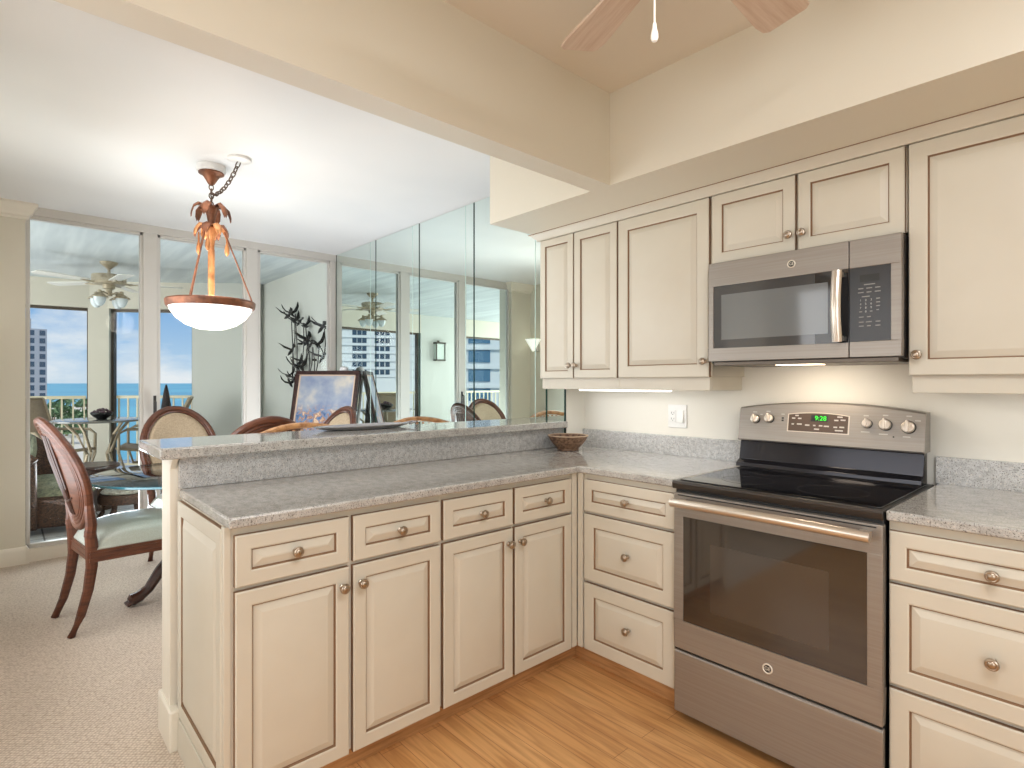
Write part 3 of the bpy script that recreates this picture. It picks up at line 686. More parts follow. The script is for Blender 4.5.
# pewter tray on the bar
t = thing('tray', 'flat pewter tray lying on the raised bar top', 'tray', (-1.335, -1.32, 1.0685), PI / 2)
m = MB(); m.lathe([(.0, .002), (.16, .002), (.185, .010), (.205, .016), (.207, .019), (.185, .014), (.16, .006), (0, .006)], 40, sx=1.25, sy=.42); m.build('tray_dish', PEWTER, t)
m = MB(); m.tube([(.24, -.03, .014), (.285, -.02, .022), (.285, .02, .022), (.24, .03, .014)], .005, 8); m.build('tray_handle', PEWTER, t)

# ------------------------------------------------------------------ ceiling fan in the kitchen
HX, HY = cam.location.x - .7401 * 1.279 + .6725 * .399, cam.location.y + .6725 * 1.279 + .7401 * .399
t = thing('ceiling_fan', 'kitchen ceiling fan with pale wood blades and white pull cord', 'ceiling fan', (HX, HY, 0))
m = MB(); m.lathe([(0, 2.544), (.10, 2.544), (.11, 2.50), (.135, 2.47), (.14, 2.40), (.11, 2.36), (.06, 2.345), (0, 2.34)], 32); m.build('motor', FANM, t)
for k in range(5):
    ang = .8336 + math.radians(112.2 - 72 * k)
    q = MB(); BM = Matrix.Rotation(ang, 4, 'Z') @ Matrix.Translation((0, 0, 2.335)) @ Matrix.Rotation(math.radians(-9), 4, 'X')
    pts_ = [(.15, -.045), (.46, -.070), (.500, -.066), (.512, -.052), (.512, .052), (.500, .066), (.46, .070), (.15, .045)]
    q.prism(pts_, lambda p, z: (p[0], p[1], z), -.004, .004); bl = q.build('blade', FANW, t, .002); bl.matrix_local = BM
    q = MB(); q.M = Matrix.Translation((0, 0, .010)); q.box(.08, .22, -.018, .018, 0, .008); q.build('blade_arm', FANM, bl, .002)
m = MB(); ox, oy = -.7401 * .021 - .6725 * .069, .6725 * .021 - .7401 * .069; m.tube([(ox, oy, 2.40), (ox, oy, 2.12)], .0022, 6); cd = m.build('pull_cord', WSTRING, t)
m = MB(); m.lathe([(0, 2.128), (.004, 2.126), (.005, 2.116), (.0085, 2.100), (.0090, 2.092), (.006, 2.085), (0, 2.083)], 16, (ox, oy, 0)); m.build('pull_knob', WSTRING, cd)

# ------------------------------------------------------------------ pendant over the table
LX, LY = -2.445, -1.725
t = thing('pendant_lamp', 'copper palm-leaf pendant lamp with lit white glass bowl over the dining table', 'lamp', (LX, LY, 0))
m = MB(); m.lathe([(0, 2.569), (.078, 2.569), (.080, 2.545), (.074, 2.531), (0, 2.529)], 36); m.build('ceiling_medallion', WHITEP, t)
m = MB(); m.lathe([(.0, 2.530), (.068, 2.530), (.068, 2.523), (.046, 2.512), (.036, 2.496), (.018, 2.465), (.008, 2.455), (0, 2.455)], 32); m.build('canopy', COPPER, t)
SX, SY = .235, .085
m = MB(); m.lathe([(0, 2.569), (.062, 2.569), (.063, 2.556), (.050, 2.550), (.012, 2.548), (0, 2.547)], 32, (SX, SY, 0)); m.build('swag_plate', WHITEP, t)
def links(parent, p0, p1, n, sag):
    P0, P1 = Vector(p0), Vector(p1)
    def at(s_): q = P0.lerp(P1, s_); q.z -= sag * 4 * s_ * (1 - s_); return q
    for i in range(n):
        a_, b_ = at(i / n), at((i + 1) / n); d_ = (b_ - a_); l_ = d_.length * .68; d_.normalize()
        c_ = (a_ + b_) / 2; sd = d_.cross(Vector((0, 0, 1)) if abs(d_.z) < .9 else Vector((1, 0, 0))).normalized()
        if i % 2: sd = sd.cross(d_).normalized()
        q = MB(); q.tube([c_ + d_ * (l_ * math.cos(2 * PI * j / 14)) + sd * (.0115 * math.sin(2 * PI * j / 14)) for j in range(14)], .0036, 6, True, up=d_.cross(sd)); q.build('chain_link', IRON, parent)
links(t, (SX, SY, 2.55), (0, 0, 2.40), 12, .05)
links(t, (0, 0, 2.458), (0, 0, 2.33), 5, 0)
m = MB(); m.lathe([(0, 2.335), (.035, 2.335), (.042, 2.325), (.030, 2.30), (.024, 2.27), (.018, 2.235), (.014, 2.20), (0, 2.20)], 20); m.build('upper_husk', COPPER, t)
def leaf(parent, ang, pts2, w, m_):
    """drooping leaf: pts2 = (radius, z) along the midrib"""
    q = MB(); n = len(pts2); P = []
    ca, sa = math.cos(ang), math.sin(ang)
    for i, (r_, z_) in enumerate(pts2):
        ww = w * math.sin(PI * min(.97, (i + .55) / n)) ; 
        for s_, dz in ((-1, -.008), (-.5, 0), (0, .006), (.5, 0), (1, -.008)): P.append((r_ * ca - sa * ww * s_, r_ * sa + ca * ww * s_, z_ + dz))
    F = [(i * 5 + j, i * 5 + j + 1, i * 5 + j + 6, i * 5 + j + 5) for i in range(n - 1) for j in range(4)]
    q.add(P, F); o = q.build('leaf', m_, parent); sm = o.modifiers.new('thick', 'SOLIDIFY'); sm.thickness = .003; return o
for k in range(6): leaf(t, k * PI / 3 + .5, [(.02, 2.315), (.042, 2.338), (.070, 2.343), (.095, 2.322), (.106, 2.285), (.107, 2.262)], .025, COPPER)
for k in range(8): leaf(t, k * PI / 4 + .2, [(.012, 2.195), (.040, 2.222), (.070, 2.220), (.090, 2.190), (.094, 2.160)], .027, COPPERL if k % 2 == 0 else COPPER)
m = MB(); m.lathe([(.016, 2.205), (.05, 2.20), (.042, 2.185), (.022, 2.15), (.017, 2.11), (.016, 2.08), (.018, 2.075), (.018, 1.84), (.016, 1.81), (.032, 1.795), (.034, 1.785), (.02, 1.78), (.02, 1.76), (0, 1.76)], 20); m.build('stem', COPPERL, t)
for k in range(3):
    a_ = k * 2 * PI / 3 + .35 + PI
    m = MB(); m.tube([(.07 * math.cos(a_), .07 * math.sin(a_), 2.19), (.215 * math.cos(a_), .215 * math.sin(a_), 1.80), (.230 * math.cos(a_), .230 * math.sin(a_), 1.755)], .0045, 8); m.build('rod', COPPER, t)
    m = MB(); m.lathe([(.0, 2.19), (.004, 2.188), (.006, 2.13), (.014, 2.095), (.013, 2.070), (.005, 2.055), (0, 2.053)], 14, (.088 * math.cos(a_ + .25), .088 * math.sin(a_ + .25), 0)); m.build('tassel', COPPERL, t)
m = MB(); m.lathe([(.223, 1.778), (.234, 1.776), (.239, 1.768), (.235, 1.739), (.229, 1.731), (.220, 1.733), (.223, 1.778)], 48); m.build('bowl_rim', COPPER, t)
m = MB(); m.lathe([(.222, 1.742), (.212, 1.712), (.182, 1.670), (.135, 1.633), (.072, 1.609), (0, 1.602)], 48); gb = m.build('bowl_glass', BOWLG, t); gb.modifiers.new('thick', 'SOLIDIFY').thickness = .006
light('pendant_bulb', 'POINT', (LX, LY, 1.92), 8, (1, .88, .76), .12)

# ------------------------------------------------------------------ dining table
TXc, TYc = -2.72, -1.74
t = thing('dining_table', 'round glass-topped dining table on a dark carved pedestal', 'table', (TXc, TYc, .004))
m = MB(); m.lathe([(0, .726), (.552, .726), (.560, .731), (.560, .737), (.552, .742), (0, .742)], 72); m.build('glass_top', TGLASS, t)
m = MB(); m.lathe([(.556, .726), (.562, .729), (.5625, .737), (.557, .741), (.5625, .738), (.5625, .729), (.556, .726)], 72); m.build('glass_edge', mat('blue_green_glass_edge', rgb(60, 120, 136), .08, spec=.9), t)
m = MB(); m.lathe([(0, .724), (.15, .724), (.155, .715), (.10, .70), (.06, .68), (.05, .64), (.075, .60), (.09, .55), (.075, .50), (.05, .46), (.06, .43), (.055, .34), (.085, .30), (.10, .25), (.08, .20), (.05, .17), (0, .16)], 28); m.build('pedestal', WOODD, t)
for k in range(4):
    a_ = k * PI / 2 - PI / 2 + .12; ca, sa = math.cos(a_), math.sin(a_)
    pr = [(.06, .26), (.13, .245), (.20, .17), (.26, .08), (.31, .045), (.345, .035), (.36, .028)]
    m = MB(); m.tube([(r_ * ca, r_ * sa, z_) for r_, z_ in pr], [.035, .036, .032, .028, .032, .036, .022], 10)
    for q_ in (-1, 0, 1): m.tube([(.33 * ca - sa * q_ * .018, .33 * sa + ca * q_ * .018, .035), (.375 * ca - sa * q_ * .024, .375 * sa + ca * q_ * .024, .014)], [.016, .010], 8)
    m.build('pedestal_foot', WOODD, t)
    m = MB(); m.tube([(r_ * ca, r_ * sa, z_) for r_, z_ in ((.05, .62), (.12, .60), (.17, .64), (.20, .69), (.22, .715))], [.03, .026, .022, .024, .03], 8); m.build('scroll_bracket', WOODD, t)

# ------------------------------------------------------------------ dining chairs
def make_chair(lab):
    t = thing('dining_chair', lab, 'chair', (0, 0, 0), 0, 'oval back chairs around the glass dining table')
    TL = math.radians(16)
    def bp(x, s_, off=0):      # a point on the curved, leaning back: x across, s up from z .50, off towards the sitter
        y = -.305 - s_ * math.sin(TL) + .9 * x * x + off * math.cos(TL); return (x, y, .50 + s_ * math.cos(TL) + off * math.sin(TL))
    def ell(a, b_, off, n=40, sc=.322): return [bp(a * math.cos(2 * PI * i / n), sc + b_ * math.sin(2 * PI * i / n), off) for i in range(n)]
    # seat cushion, domed
    def cush(u, v):
        x = (u - .5) * 2; y = (v - .5) * 2
        hw = .215 + .035 * (y + 1) / 2
        ex = math.copysign(abs(x) ** .8, x); px_ = hw * ex; py = -.04 + .265 * y
        d_ = max(0, (1 - abs(x) ** 3.2) * (1 - abs(y) ** 3.2)); return (px_, py, .432 + .112 * d_ ** .6)
    m = MB(); m.grid(cush, 20, 20)
    m.prism([(-.215, -.305), (.215, -.305), (.25, .225), (-.25, .225)], lambda p, z: (p[0], p[1], z), .425, .433); m.build('seat_cushion', SATIN, t, smooth=1.2)
    r = MB(); P = [(-.222, -.312), (.222, -.312), (.258, .235), (-.258, .235)]
    for z0_, z1_, g in ((.368, .387, .004), (.387, .393, -.002), (.393, .408, .002), (.408, .414, -.003), (.414, .427, 0)):
        r.prism([(x_ + math.copysign(g, x_), y_ + math.copysign(g, y_)) for x_, y_ in P], lambda p, z: (p[0], p[1], z), z0_, z1_)
    r.build('seat_rail', WOODC, t)
    for s_ in (-1, 1):
        m = MB(); m.tube([(s_ * .222, .205, .372), (s_ * .224, .207, .30), (s_ * .224, .207, .15), (s_ * .224, .207, 0)], [.026, .024, .019, .015], 10); m.lathe([(.026, .27), (.030, .262), (.026, .254)], 12, (s_ * .224, .207, 0)); m.build('front_leg', WOODC, t)
        m = MB(); m.tube([(s_ * .20, -.310, .53), (s_ * .195, -.300, .44), (s_ * .19, -.300, .34), (s_ * .188, -.315, .22), (s_ * .187, -.345, .10), (s_ * .185, -.385, 0)], [.026, .029, .027, .024, .021, .018], 10, flat=1.0); m.build('rear_leg', WOODC, t)
        m = MB(); m.tube([(s_ * .20, -.310, .50), (s_ * .205, -.305, .56), bp(s_ * .215, .20)], [.027, .026, .020], 8); m.build('back_post', WOODC, t)
    f = MB()
    f.tube(ell(.245, .297, -.004), .021, 10, True, up=(0, 1, 0)); f.tube(ell(.222, .272, -.010), .010, 8, True, up=(0, 1, 0)); f.tube(ell(.205, .254, -.008), .009, 8, True, up=(0, 1, 0)); f.tube(ell(.188, .237, -.006), .008, 8, True, up=(0, 1, 0))
    f.tube(ell(.222, .272, .012), .008, 8, True, up=(0, 1, 0)); f.build('back_frame', WOODC, t)
    def pad(sgn, d0, dm, ra, rb):
        q = MB(); n = 40; rings = [(1, 0), (.97, .5), (.85, .8), (.6, .95), (.3, 1), (.02, 1)]
        P = [p for k_, h in rings for p in [bp(ra * k_ * math.cos(2 * PI * i / n), .322 + rb * k_ * math.sin(2 * PI * i / n), sgn * (d0 + dm * h)) for i in range(n)]]
        F = [(r_ * n + i, r_ * n + (i + 1) % n, (r_ + 1) * n + (i + 1) % n, (r_ + 1) * n + i) for r_ in range(len(rings) - 1) for i in range(n)] + [tuple((len(rings) - 1) * n + i for i in range(n))]
        q.add(P, F); return q
    pad(1, .004, .028, .212, .263).build('back_pad', TAUPE, t, smooth=1.2)
    q = pad(-1, .002, .008, .20, .248)
    q.build('back_panel', WOODC, t, smooth=1.2)
    sp = MB()
    for k_ in range(-2, 3): sp.tube([bp(k_ * .018, .10, -.009), bp(k_ * .034, .25, -.011), bp(k_ * .040, .42, -.011), bp(k_ * .030, .54, -.009)], [.005, .008, .009, .005], 6)
    sp.tube([bp(-.09, .20, -.009), bp(0, .17, -.012), bp(.09, .20, -.009)], [.005, .009, .005], 6)
    sp.build('carved_splat', WOODD, t)
    return t
c0 = make_chair('mahogany oval back dining chair seen side on, nearest the open end of the bar')
c0.location = (-2.635, -2.02, .004); c0.rotation_euler.z = math.radians(7)
for lab, x, y, rz in (('mahogany dining chair with its taupe oval back pad facing the kitchen, by the balcony glass', -3.21, -1.615, -PI / 2 + .12),
                      ('mahogany dining chair with its ridged oval back toward the kitchen, behind the bar', -2.33, -1.555, PI / 2 - .06),
                      ('mahogany dining chair in front of the seascape painting, oval back nearly edge on', -2.77, -1.17, PI + .06)):
    c = copy_tree(c0); c.location = (x, y, .004); c.rotation_euler.z = rz; c['label'] = lab

# ------------------------------------------------------------------ bar stools behind the bar
def make_stool(lab):
    t = thing('bar_stool', lab, 'stool', (0, 0, 0), 0, 'bar stools behind the granite bar')
    m = MB(); m.lathe([(0, .66), (.18, .66), (.19, .68), (.18, .70), (.10, .715), (0, .718)], 32); m.build('seat', TAUPE, t)
    for sx_ in (-1, 1):
        for sy_ in (-1, 1):
            m = MB(); m.tube([(sx_ * .13, sy_ * .13, .665), (sx_ * .19, sy_ * .19, 0)], [.02, .014], 8); m.build('leg', WOODL, t)
    m = MB(); m.tube([(.167 * math.cos(2 * PI * i / 32) * 1.0, .167 * math.sin(2 * PI * i / 32), .22) for i in range(32)], .009, 8, True); m.build('foot_ring', WOODL, t)
    for s_ in (-1, 1):
        m = MB(); m.tube([(s_ * .16, -.12, .67), (s_ * .205, -.19, .88), (s_ * .215, -.20, 1.0)], .014, 8); m.build('back_post', WOODL, t)
    def arch(q):   # crest rail
        x = -.27 + .54 * q; return Vector((x, -.235 + .7 * x * x, 1.005 + .062 * (1 - (x / .27) ** 2)))
    m = MB(); m.tube([arch(i / 20) for i in range(21)], [.012] + [.02] * 19 + [.012], 10, flat=.8); m.build('crest_rail', WOODL, t)
    m = MB()
    for i in range(-4, 5):
        x = i * .042; p = arch((x + .27) / .54); m.tube([(x, p.y, p.z - .02), (x, p.y, p.z - .045), (x * .95, -.19, .80)], [.007, .009, .006], 8)
    m.tube([(-.16, -.185, .80), (0, -.20, .79), (.16, -.185, .80)], .011, 8); m.build('back_spindles', WOODL, t)
    return t
s0 = make_stool('honey wood bar stool nearer the open end of the bar, arched back rail showing')
s0.location = (-1.475, -1.48, .004); s0.rotation_euler.z = -PI / 2
s1 = copy_tree(s0); s1.location = (-1.515, -.75, .004); s1['label'] = 'honey wood bar stool nearer the mirrored wall, just its arched rail above the bar'

# ------------------------------------------------------------------ painting on an easel
fx, fyv = Vector((.80, -.60, 0)), None
EX, EY = -3.80, -.46
rz = math.atan2(.79, .61)  # local -y faces the camera side
nrm = Vector((.56, -.83, 0)).normalized(); rz = math.atan2(nrm.x, -nrm.y)
t = thing('easel', 'white tripod easel with a ball finial behind the painting', 'easel', (EX, EY, .004), rz)
for s_ in (-1, 1): MB().tube([(s_ * .02, .150, 1.40), (s_ * .26, -.165, 0)], [.014, .018], 8).build('leg', EASEL, t)
MB().tube([(0, .155, 1.38), (0, .28, 0)], [.014, .018], 8).build('leg', EASEL, t)
MB().box(-.28, .28, -.075, .02, .765, .785).build('ledge', EASEL, t, .003)
MB().lathe([(0, 1.375), (.012, 1.38), (.014, 1.40), (.034, 1.415), (.042, 1.44), (.034, 1.465), (0, 1.478)], 18, (.13, .160, -.03)).build('ball_finial', SHELLW, t)
MB().box(-.03, .16, .142, .165, 1.335, 1.355).build('crossbar', EASEL, t, .003)
t = thing('painting', 'framed seascape painting standing on the easel', 'painting', (EX - nrm.x * .0, EY, .79), rz)
tilt = Matrix.Translation((0, -.055, 0)) @ Matrix.Rotation(math.radians(-13), 4, 'X')
pw, ph, fw_ = .33, .635, .036
m = MB(); m.M = tilt
for a_, b_, c_, d_ in ((-pw, pw, 0, fw_), (-pw, pw, ph - fw_, ph), (-pw, -pw + fw_, fw_, ph - fw_), (pw - fw_, pw, fw_, ph - fw_)): m.box(a_, b_, 0, .03, c_, d_)
m.build('picture_frame', FRAMED, t, .006)
m = MB(); m.M = tilt; e_ = .014
a0_, b0_ = pw - fw_, fw_
for a_, b_, c_, d_ in ((-a0_, a0_, b0_, b0_ + e_), (-a0_, a0_, ph - b0_ - e_, ph - b0_), (-a0_, -a0_ + e_, b0_, ph - b0_), (a0_ - e_, a0_, b0_, ph - b0_)): m.box(a_, b_, .008, .02, c_, d_)
m.build('liner', LINER, t)
m = MB(); m.M = tilt; m.box(-a0_ + e_, a0_ - e_, .012, .018, b0_ + e_, ph - b0_ - e_); m.build('canvas', PAINT, t)

# ------------------------------------------------------------------ dining wall sconce (seen only in the mirror)
t = thing('wall_sconce', 'white wedge wall sconce reflected beside the wall cabinets', 'lamp', (-3.97, -2.85, 1.70))
m = MB(); m.lathe([(0, 0), (.012, .0), (.10, .15), (.104, .155), (.095, .15), (0, .02)], 24, (0, .085, 0)); m.build('shade', mat('sconce_white', rgb(250, 248, 240), .4, emit=(1, .96, .88, 1), estr=.7), t)
m = MB().box(-.03, .03, 0, .05, .0, .14); m.build('backplate', ALUM, t, .004)

# ------------------------------------------------------------------ balcony: outer walls, railings
LF = .10
def wseg(mb, p0, p1, z0, z1, th=.14):
    d_ = Vector((p1[0] - p0[0], p1[1] - p0[1], 0)); n_ = Vector((d_.y, -d_.x, 0)).normalized() * th
    mb.add([(p0[0], p0[1], z0), (p1[0], p1[1], z0), (p1[0] - n_.x, p1[1] - n_.y, z0), (p0[0] - n_.x, p0[1] - n_.y, z0),
            (p0[0], p0[1], z1), (p1[0], p1[1], z1), (p1[0] - n_.x, p1[1] - n_.y, z1), (p0[0] - n_.x, p0[1] - n_.y, z1)],
           [(0, 1, 2, 3), (4, 7, 6, 5), (0, 4, 5, 1), (1, 5, 6, 2), (2, 6, 7, 3), (3, 7, 4, 0)])
A0, A1, A2, A3 = (-8.25, -4.58), (-8.25, -3.75), (-8.15, -2.55), (-8.02, -1.765)
B0, B1, C1 = (-7.93, -1.55), (-7.29, -.68), (-6.72, -.03)
D0 = (-8.25, -7.0)
struct('wall_balcony_end', MB().box(-6.75, -4.22, -.03, .12, LF, 2.62), EXTW)
m = MB(); wseg(m, C1, B1, LF, 2.62); struct('wall_balcony_angled', m, EXTW)
m = MB(); wseg(m, B0, A3, LF, 2.62); struct('wall_balcony_pier', m, EXTC)
m = MB(); wseg(m, A1, A0, LF, 2.62); struct('wall_balcony_lantern', m, EXTW)
struct('wall_balcony_far', MB().box(-8.4, -4.22, -7.1, -7.0, LF, 2.62), EXTC)
struct('wall_balcony_inner', MB().box(-4.34, -4.22, -7.0, -2.515, 0, 2.62), EXTC)
m = MB()
for p, q in ((B1, B0), (A3, A2), (A2, A1), (A0, D0)): wseg(m, p, q, 2.27, 2.62)
struct('beam_balcony', m, EXTC)
def opening(i, p, q):
    r = bpy.data.objects.new('window_%d' % i, None); COL.objects.link(r); r['kind'] = 'structure'
    P, Q = Vector((*p, 0)), Vector((*q, 0)); d_ = (Q - P); l_ = d_.length; d_.normalize()
    m = MB(); f_ = lambda s0_, s1_, z0_, z1_: wseg(m, tuple((P + d_ * s0_).xy), tuple((P + d_ * s1_).xy), z0_, z1_, .06)
    f_(0, .05, LF, 2.27); f_(l_ - .05, l_, LF, 2.27); f_(.05, l_ - .05, 2.235, 2.27)
    m.build('window_frame', BRONZE, r)
opening(4, B1, B0); opening(5, A3, A1); opening(6, A0, D0)
def railing(p, q, lab):
    P, Q = Vector((*p, 0)), Vector((*q, 0)); d_ = Q - P; l_ = d_.length; d_.normalize(); rz_ = math.atan2(d_.y, d_.x)
    t = thing('balcony_railing', lab, 'railing', (p[0], p[1], LF), rz_, 'cream balcony railings')
    MB().box(.06, l_ - .06, -.03, .03, .985, 1.025).build('top_rail', RAILP, t, .004)
    MB().box(.06, l_ - .06, -.018, .018, .09, .12).build('bottom_rail', RAILP, t, .003)
    n = max(3, int(l_ / .115))
    for k_ in range(n):
        x = .08 + (l_ - .16) * k_ / (n - 1); MB().box(x - .009, x + .009, -.009, .009, .11, .99).build('baluster', RAILP, t)
railing(A3, A1, 'cream balcony railing beside the patio table, with palms behind it'); railing(B1, B0, 'short cream balcony railing in the angled bay with open sea behind'); railing(A0, D0, 'cream balcony railing beyond the lantern wall, seen in the mirror')
# lantern on the short balcony wall
t = thing('lantern', 'bronze box wall lantern on the pale balcony wall, seen in the mirror', 'lantern', (-8.25, -4.16, 1.74))
MB().box(0, .03, -.06, .06, .22, .42).build('backplate', LANT, t, .004)
m = MB()
for sx_ in (.05, .23):
    for sy_ in (-.10, .10): m.box(sx_ - .01, sx_ + .01, sy_ - .01, sy_ + .01, 0, .34)
m.box(.035, .245, -.115, .115, -.01, .02); m.box(.03, .25, -.12, .12, .33, .36); m.box(.0, .14, -.02, .02, .38, .40); m.box(.11, .15, -.03, .03, .36, .40); m.build('lantern_frame', LANT, t, .003)
MB().box(.052, .228, -.098, .098, .02, .33).build('lantern_glass', LGLASS, t)

# bird flock sculpture on the balcony end wall
t = thing('wall_sculpture', 'black metal sculpture of a flock of birds on the pale balcony wall', 'sculpture', (-5.14, -.03, 1.65))
rd = random.Random(11)
def bird(x, z, sz, ang, parent):
    q = MB(); q.M = Matrix.Translation((x, -.05 - rd.random() * .05, z)) @ Matrix.Rotation(ang, 4, 'Y')
    q.tube([(-sz * .55, 0, 0), (-sz * .2, 0, .01 * sz), (sz * .3, 0, .03 * sz), (sz * .55, 0, .06 * sz)], [.004, sz * .10, sz * .09, .004], 8)
    for s_ in (-1, 1):
        w_ = [(sz * .15, 0, .02), (sz * .05, s_ * .06 - .02, sz * .32), (-sz * .12, s_ * .09 - .03, sz * .62), (-sz * .42, s_ * .10 - .03, sz * .80)]
        q.tube([(a_ * 1, b_, c_ * (1 if s_ > 0 else .75)) for a_, b_, c_ in w_] if s_ > 0 else [(a_ + sz * .35 * i_ / 3, b_, c_ * .8) for i_, (a_, b_, c_) in enumerate(w_)], [sz * .11, sz * .13, sz * .09, .004], 6, flat=.3)
    q.build('bird', BIRD, parent)
spots = []
for i in range(22):
    u_ = rd.random(); v_ = rd.random()
    spots.append((-.40 + .93 * u_, -.36 + .80 * v_ - .30 * (u_ - .35) * (1 if v_ > .5 else .0)))
spots[0] = (-.42, .43); spots[1] = (-.30, .46); spots[2] = (-.05, .33); spots[3] = (-.40, -.36); spots[4] = (-.38, -.28); spots[5] = (.5, -.1)
for x, z in spots: bird(x, z, .14 + .05 * rd.random(), rd.uniform(-.7, .7), t)
m = MB()
order = sorted(spots, key=lambda p: p[0])
for (xa, za), (xb, zb) in zip(order[:-1], order[1:]): m.tube([(xa, -.045, za), ((xa + xb) / 2, -.03, (za + zb) / 2), (xb, -.045, zb)], .006, 6)
m.tube([(-.2, 0, .1), (-.2, -.05, .1)], .012, 8); m.tube([(.2, 0, -.1), (.2, -.05, -.1)], .012, 8)
m.build('wire_frame', BIRD, t)

# balcony ceiling fan
t = thing('ceiling_fan', 'balcony ceiling fan with glass lamp shades, outside above the patio table', 'ceiling fan', (-6.36, -1.77, 0))
m = MB(); m.lathe([(0, 2.62), (.085, 2.62), (.08, 2.60), (.03, 2.555), (.014, 2.54), (.014, 2.475), (0, 2.475)], 24); m.build('canopy', FANM, t)
m = MB(); m.lathe([(0, 2.485), (.10, 2.485), (.155, 2.475), (.160, 2.462), (.160, 2.395), (.14, 2.375), (.06, 2.37), (.055, 2.33), (.03, 2.32), (.03, 2.25), (0, 2.245)], 32); m.build('motor', FANM, t)
for k in range(5):
    ang = .8336 + PI + k * 2 * PI / 5 - .1
    q = MB(); q.M = Matrix.Rotation(ang, 4, 'Z') @ Matrix.Translation((0, 0, 2.395)) @ Matrix.Rotation(math.radians(5), 4, 'X')
    q.prism([(.22, -.055), (.66, -.075), (.70, -.05), (.70, .05), (.66, .075), (.22, .055)], lambda p, z: (p[0], p[1], z), -.004, .004); bl = q.build('blade', FANB, t)
    q = MB(); q.M = Matrix.Rotation(ang, 4, 'Z') @ Matrix.Translation((0, 0, 2.395)); q.tube([(.13, 0, 0), (.19, 0, -.012), (.28, 0, .0)], .012, 6); q.build('blade_arm', FANM, bl)
for k in range(4):
    a_ = .8336 + k * PI / 2 + PI / 2; cx_, cy_ = .14 * math.cos(a_), .14 * math.sin(a_)
    m = MB(); m.tube([(.02 * math.cos(a_), .02 * math.sin(a_), 2.27), (cx_ * .6, cy_ * .6, 2.285), (cx_, cy_, 2.27)], .008, 8)
    m.lathe([(0, 2.30), (.018, 2.295), (.02, 2.265), (.045, 2.25), (.078, 2.225), (.08, 2.215), (.06, 2.222), (0, 2.235)], 20, (cx_, cy_, 0)); lo = m.build('lamp_arm', FANM, t)
    m = MB(); m.lathe([(.058, 2.222), (.056, 2.19), (.042, 2.15), (.02, 2.125), (0, 2.12)], 20, (cx_, cy_, 0)); m.build('glass_shade', mat('ribbed_glass_%s' % 'abcd'[k], rgb(214, 222, 226), .15, spec=.8), lo)

# patio table with a planted bowl
PTX, PTY = -6.16, -1.88
t = thing('patio_table', 'round glass patio table with tan legs on the balcony', 'table', (PTX, PTY, LF))
m = MB(); m.lathe([(0, .785), (.405, .785), (.42, .79), (.42, .805), (.405, .808), (0, .808)], 48); m.build('table_top', mat('patio_table_top', rgb(112, 110, 104), .12, spec=.7), t)
for k in range(4):
    a_ = k * PI / 2 + .5; ca, sa = math.cos(a_), math.sin(a_)
    m = MB(); m.tube([(.34 * ca, .34 * sa, .785), (.24 * ca, .22 * sa, .66), (.12 * ca, .12 * sa, .45), (.16 * ca, .16 * sa, .25), (.28 * ca, .28 * sa, .08), (.34 * ca, .34 * sa, 0)], .015, 8); m.build('leg', PATIO, t)
t = thing('planter', 'small dark bowl of succulents on the patio table', 'planter', (PTX + .05, PTY + .02, LF + .808))
m = MB(); m.lathe([(0, 0), (.045, 0), (.05, .012), (.075, .03), (.098, .055), (.10, .075), (.09, .072), (0, .05)], 24); m.build('bowl_body', BLACKP, t)
m = MB()
for i in range(26):
    a_ = rd.random() * 6.28; r_ = .085 * math.sqrt(rd.random()); z_ = .065 + .04 * (1 - (r_ / .085) ** 2); m.lathe([(0, -.016), (.014, -.004), (.013, .008), (0, .018)], 7, (r_ * math.cos(a_), r_ * math.sin(a_), z_))
m.build('foliage', SUCC, t)

# sling chairs
def make_sling(lab):
    t = thing('patio_chair', lab, 'chair', (0, 0, 0), 0, 'tan sling patio chairs')
    W_ = .27
    m = MB(); m.grid(lambda u, v: ((u - .5) * 2 * (W_ - .01), -.21 + .46 * v, .43 - .035 * math.sin(PI * v) + .03 * v), 4, 10)
    m.grid(lambda u, v: ((u - .5) * 2 * (W_ - .01), -.21 - .24 * v, .43 + .58 * v - .03 * math.sin(PI * v) * 0), 4, 10)
    o = m.build('sling', SLING, t); o.modifiers.new('thick', 'SOLIDIFY').thickness = .008
    for s_ in (-1, 1):
        m = MB(); m.tube([(s_ * W_, .26, .45), (s_ * W_, .0, .415), (s_ * W_, -.20, .425), (s_ * W_, -.45, 1.01)], .016, 8); m.build('side_rail', PATIO, t)
        m = MB(); m.tube([(s_ * (W_ + .02), -.31, .66), (s_ * (W_ + .035), -.10, .665), (s_ * (W_ + .035), .16, .665), (s_ * (W_ + .035), .235, .62), (s_ * (W_ + .03), .235, .40), (s_ * (W_ + .02), .18, .22), (s_ * (W_ + .02), -.20, .20), (s_ * (W_ + .02), -.26, .42)], .016, 8); m.build('arm', PATIO, t)
    m = MB(); m.tube([(-W_, -.45, 1.01), (W_, -.45, 1.01)], .016, 8); m.tube([(-W_, .26, .45), (W_, .26, .45)], .014, 8); m.tube([(-W_ - .02, -.02, .21), (W_ + .02, -.02, .21)], .016, 8); m.build('cross_rail', PATIO, t)
    m = MB(); m.tube([(-.26, -.24, .03), (0, 0, .09), (.26, .24, .03)], .018, 8); m.tube([(.26, -.24, .03), (0, 0, .09), (-.26, .24, .03)], .018, 8); m.lathe([(.03, .08), (.03, .21)], 12)
    for sx_ in (-1, 1):
        for sy_ in (-1, 1): m.lathe([(0, 0), (.02, 0), (.02, .03), (0, .035)], 10, (sx_ * .26, sy_ * .24, 0))
    m.build('swivel_base', PATIO, t)
    return t
p0 = make_sling('tan sling patio chair left of the patio table, beside the door edge')
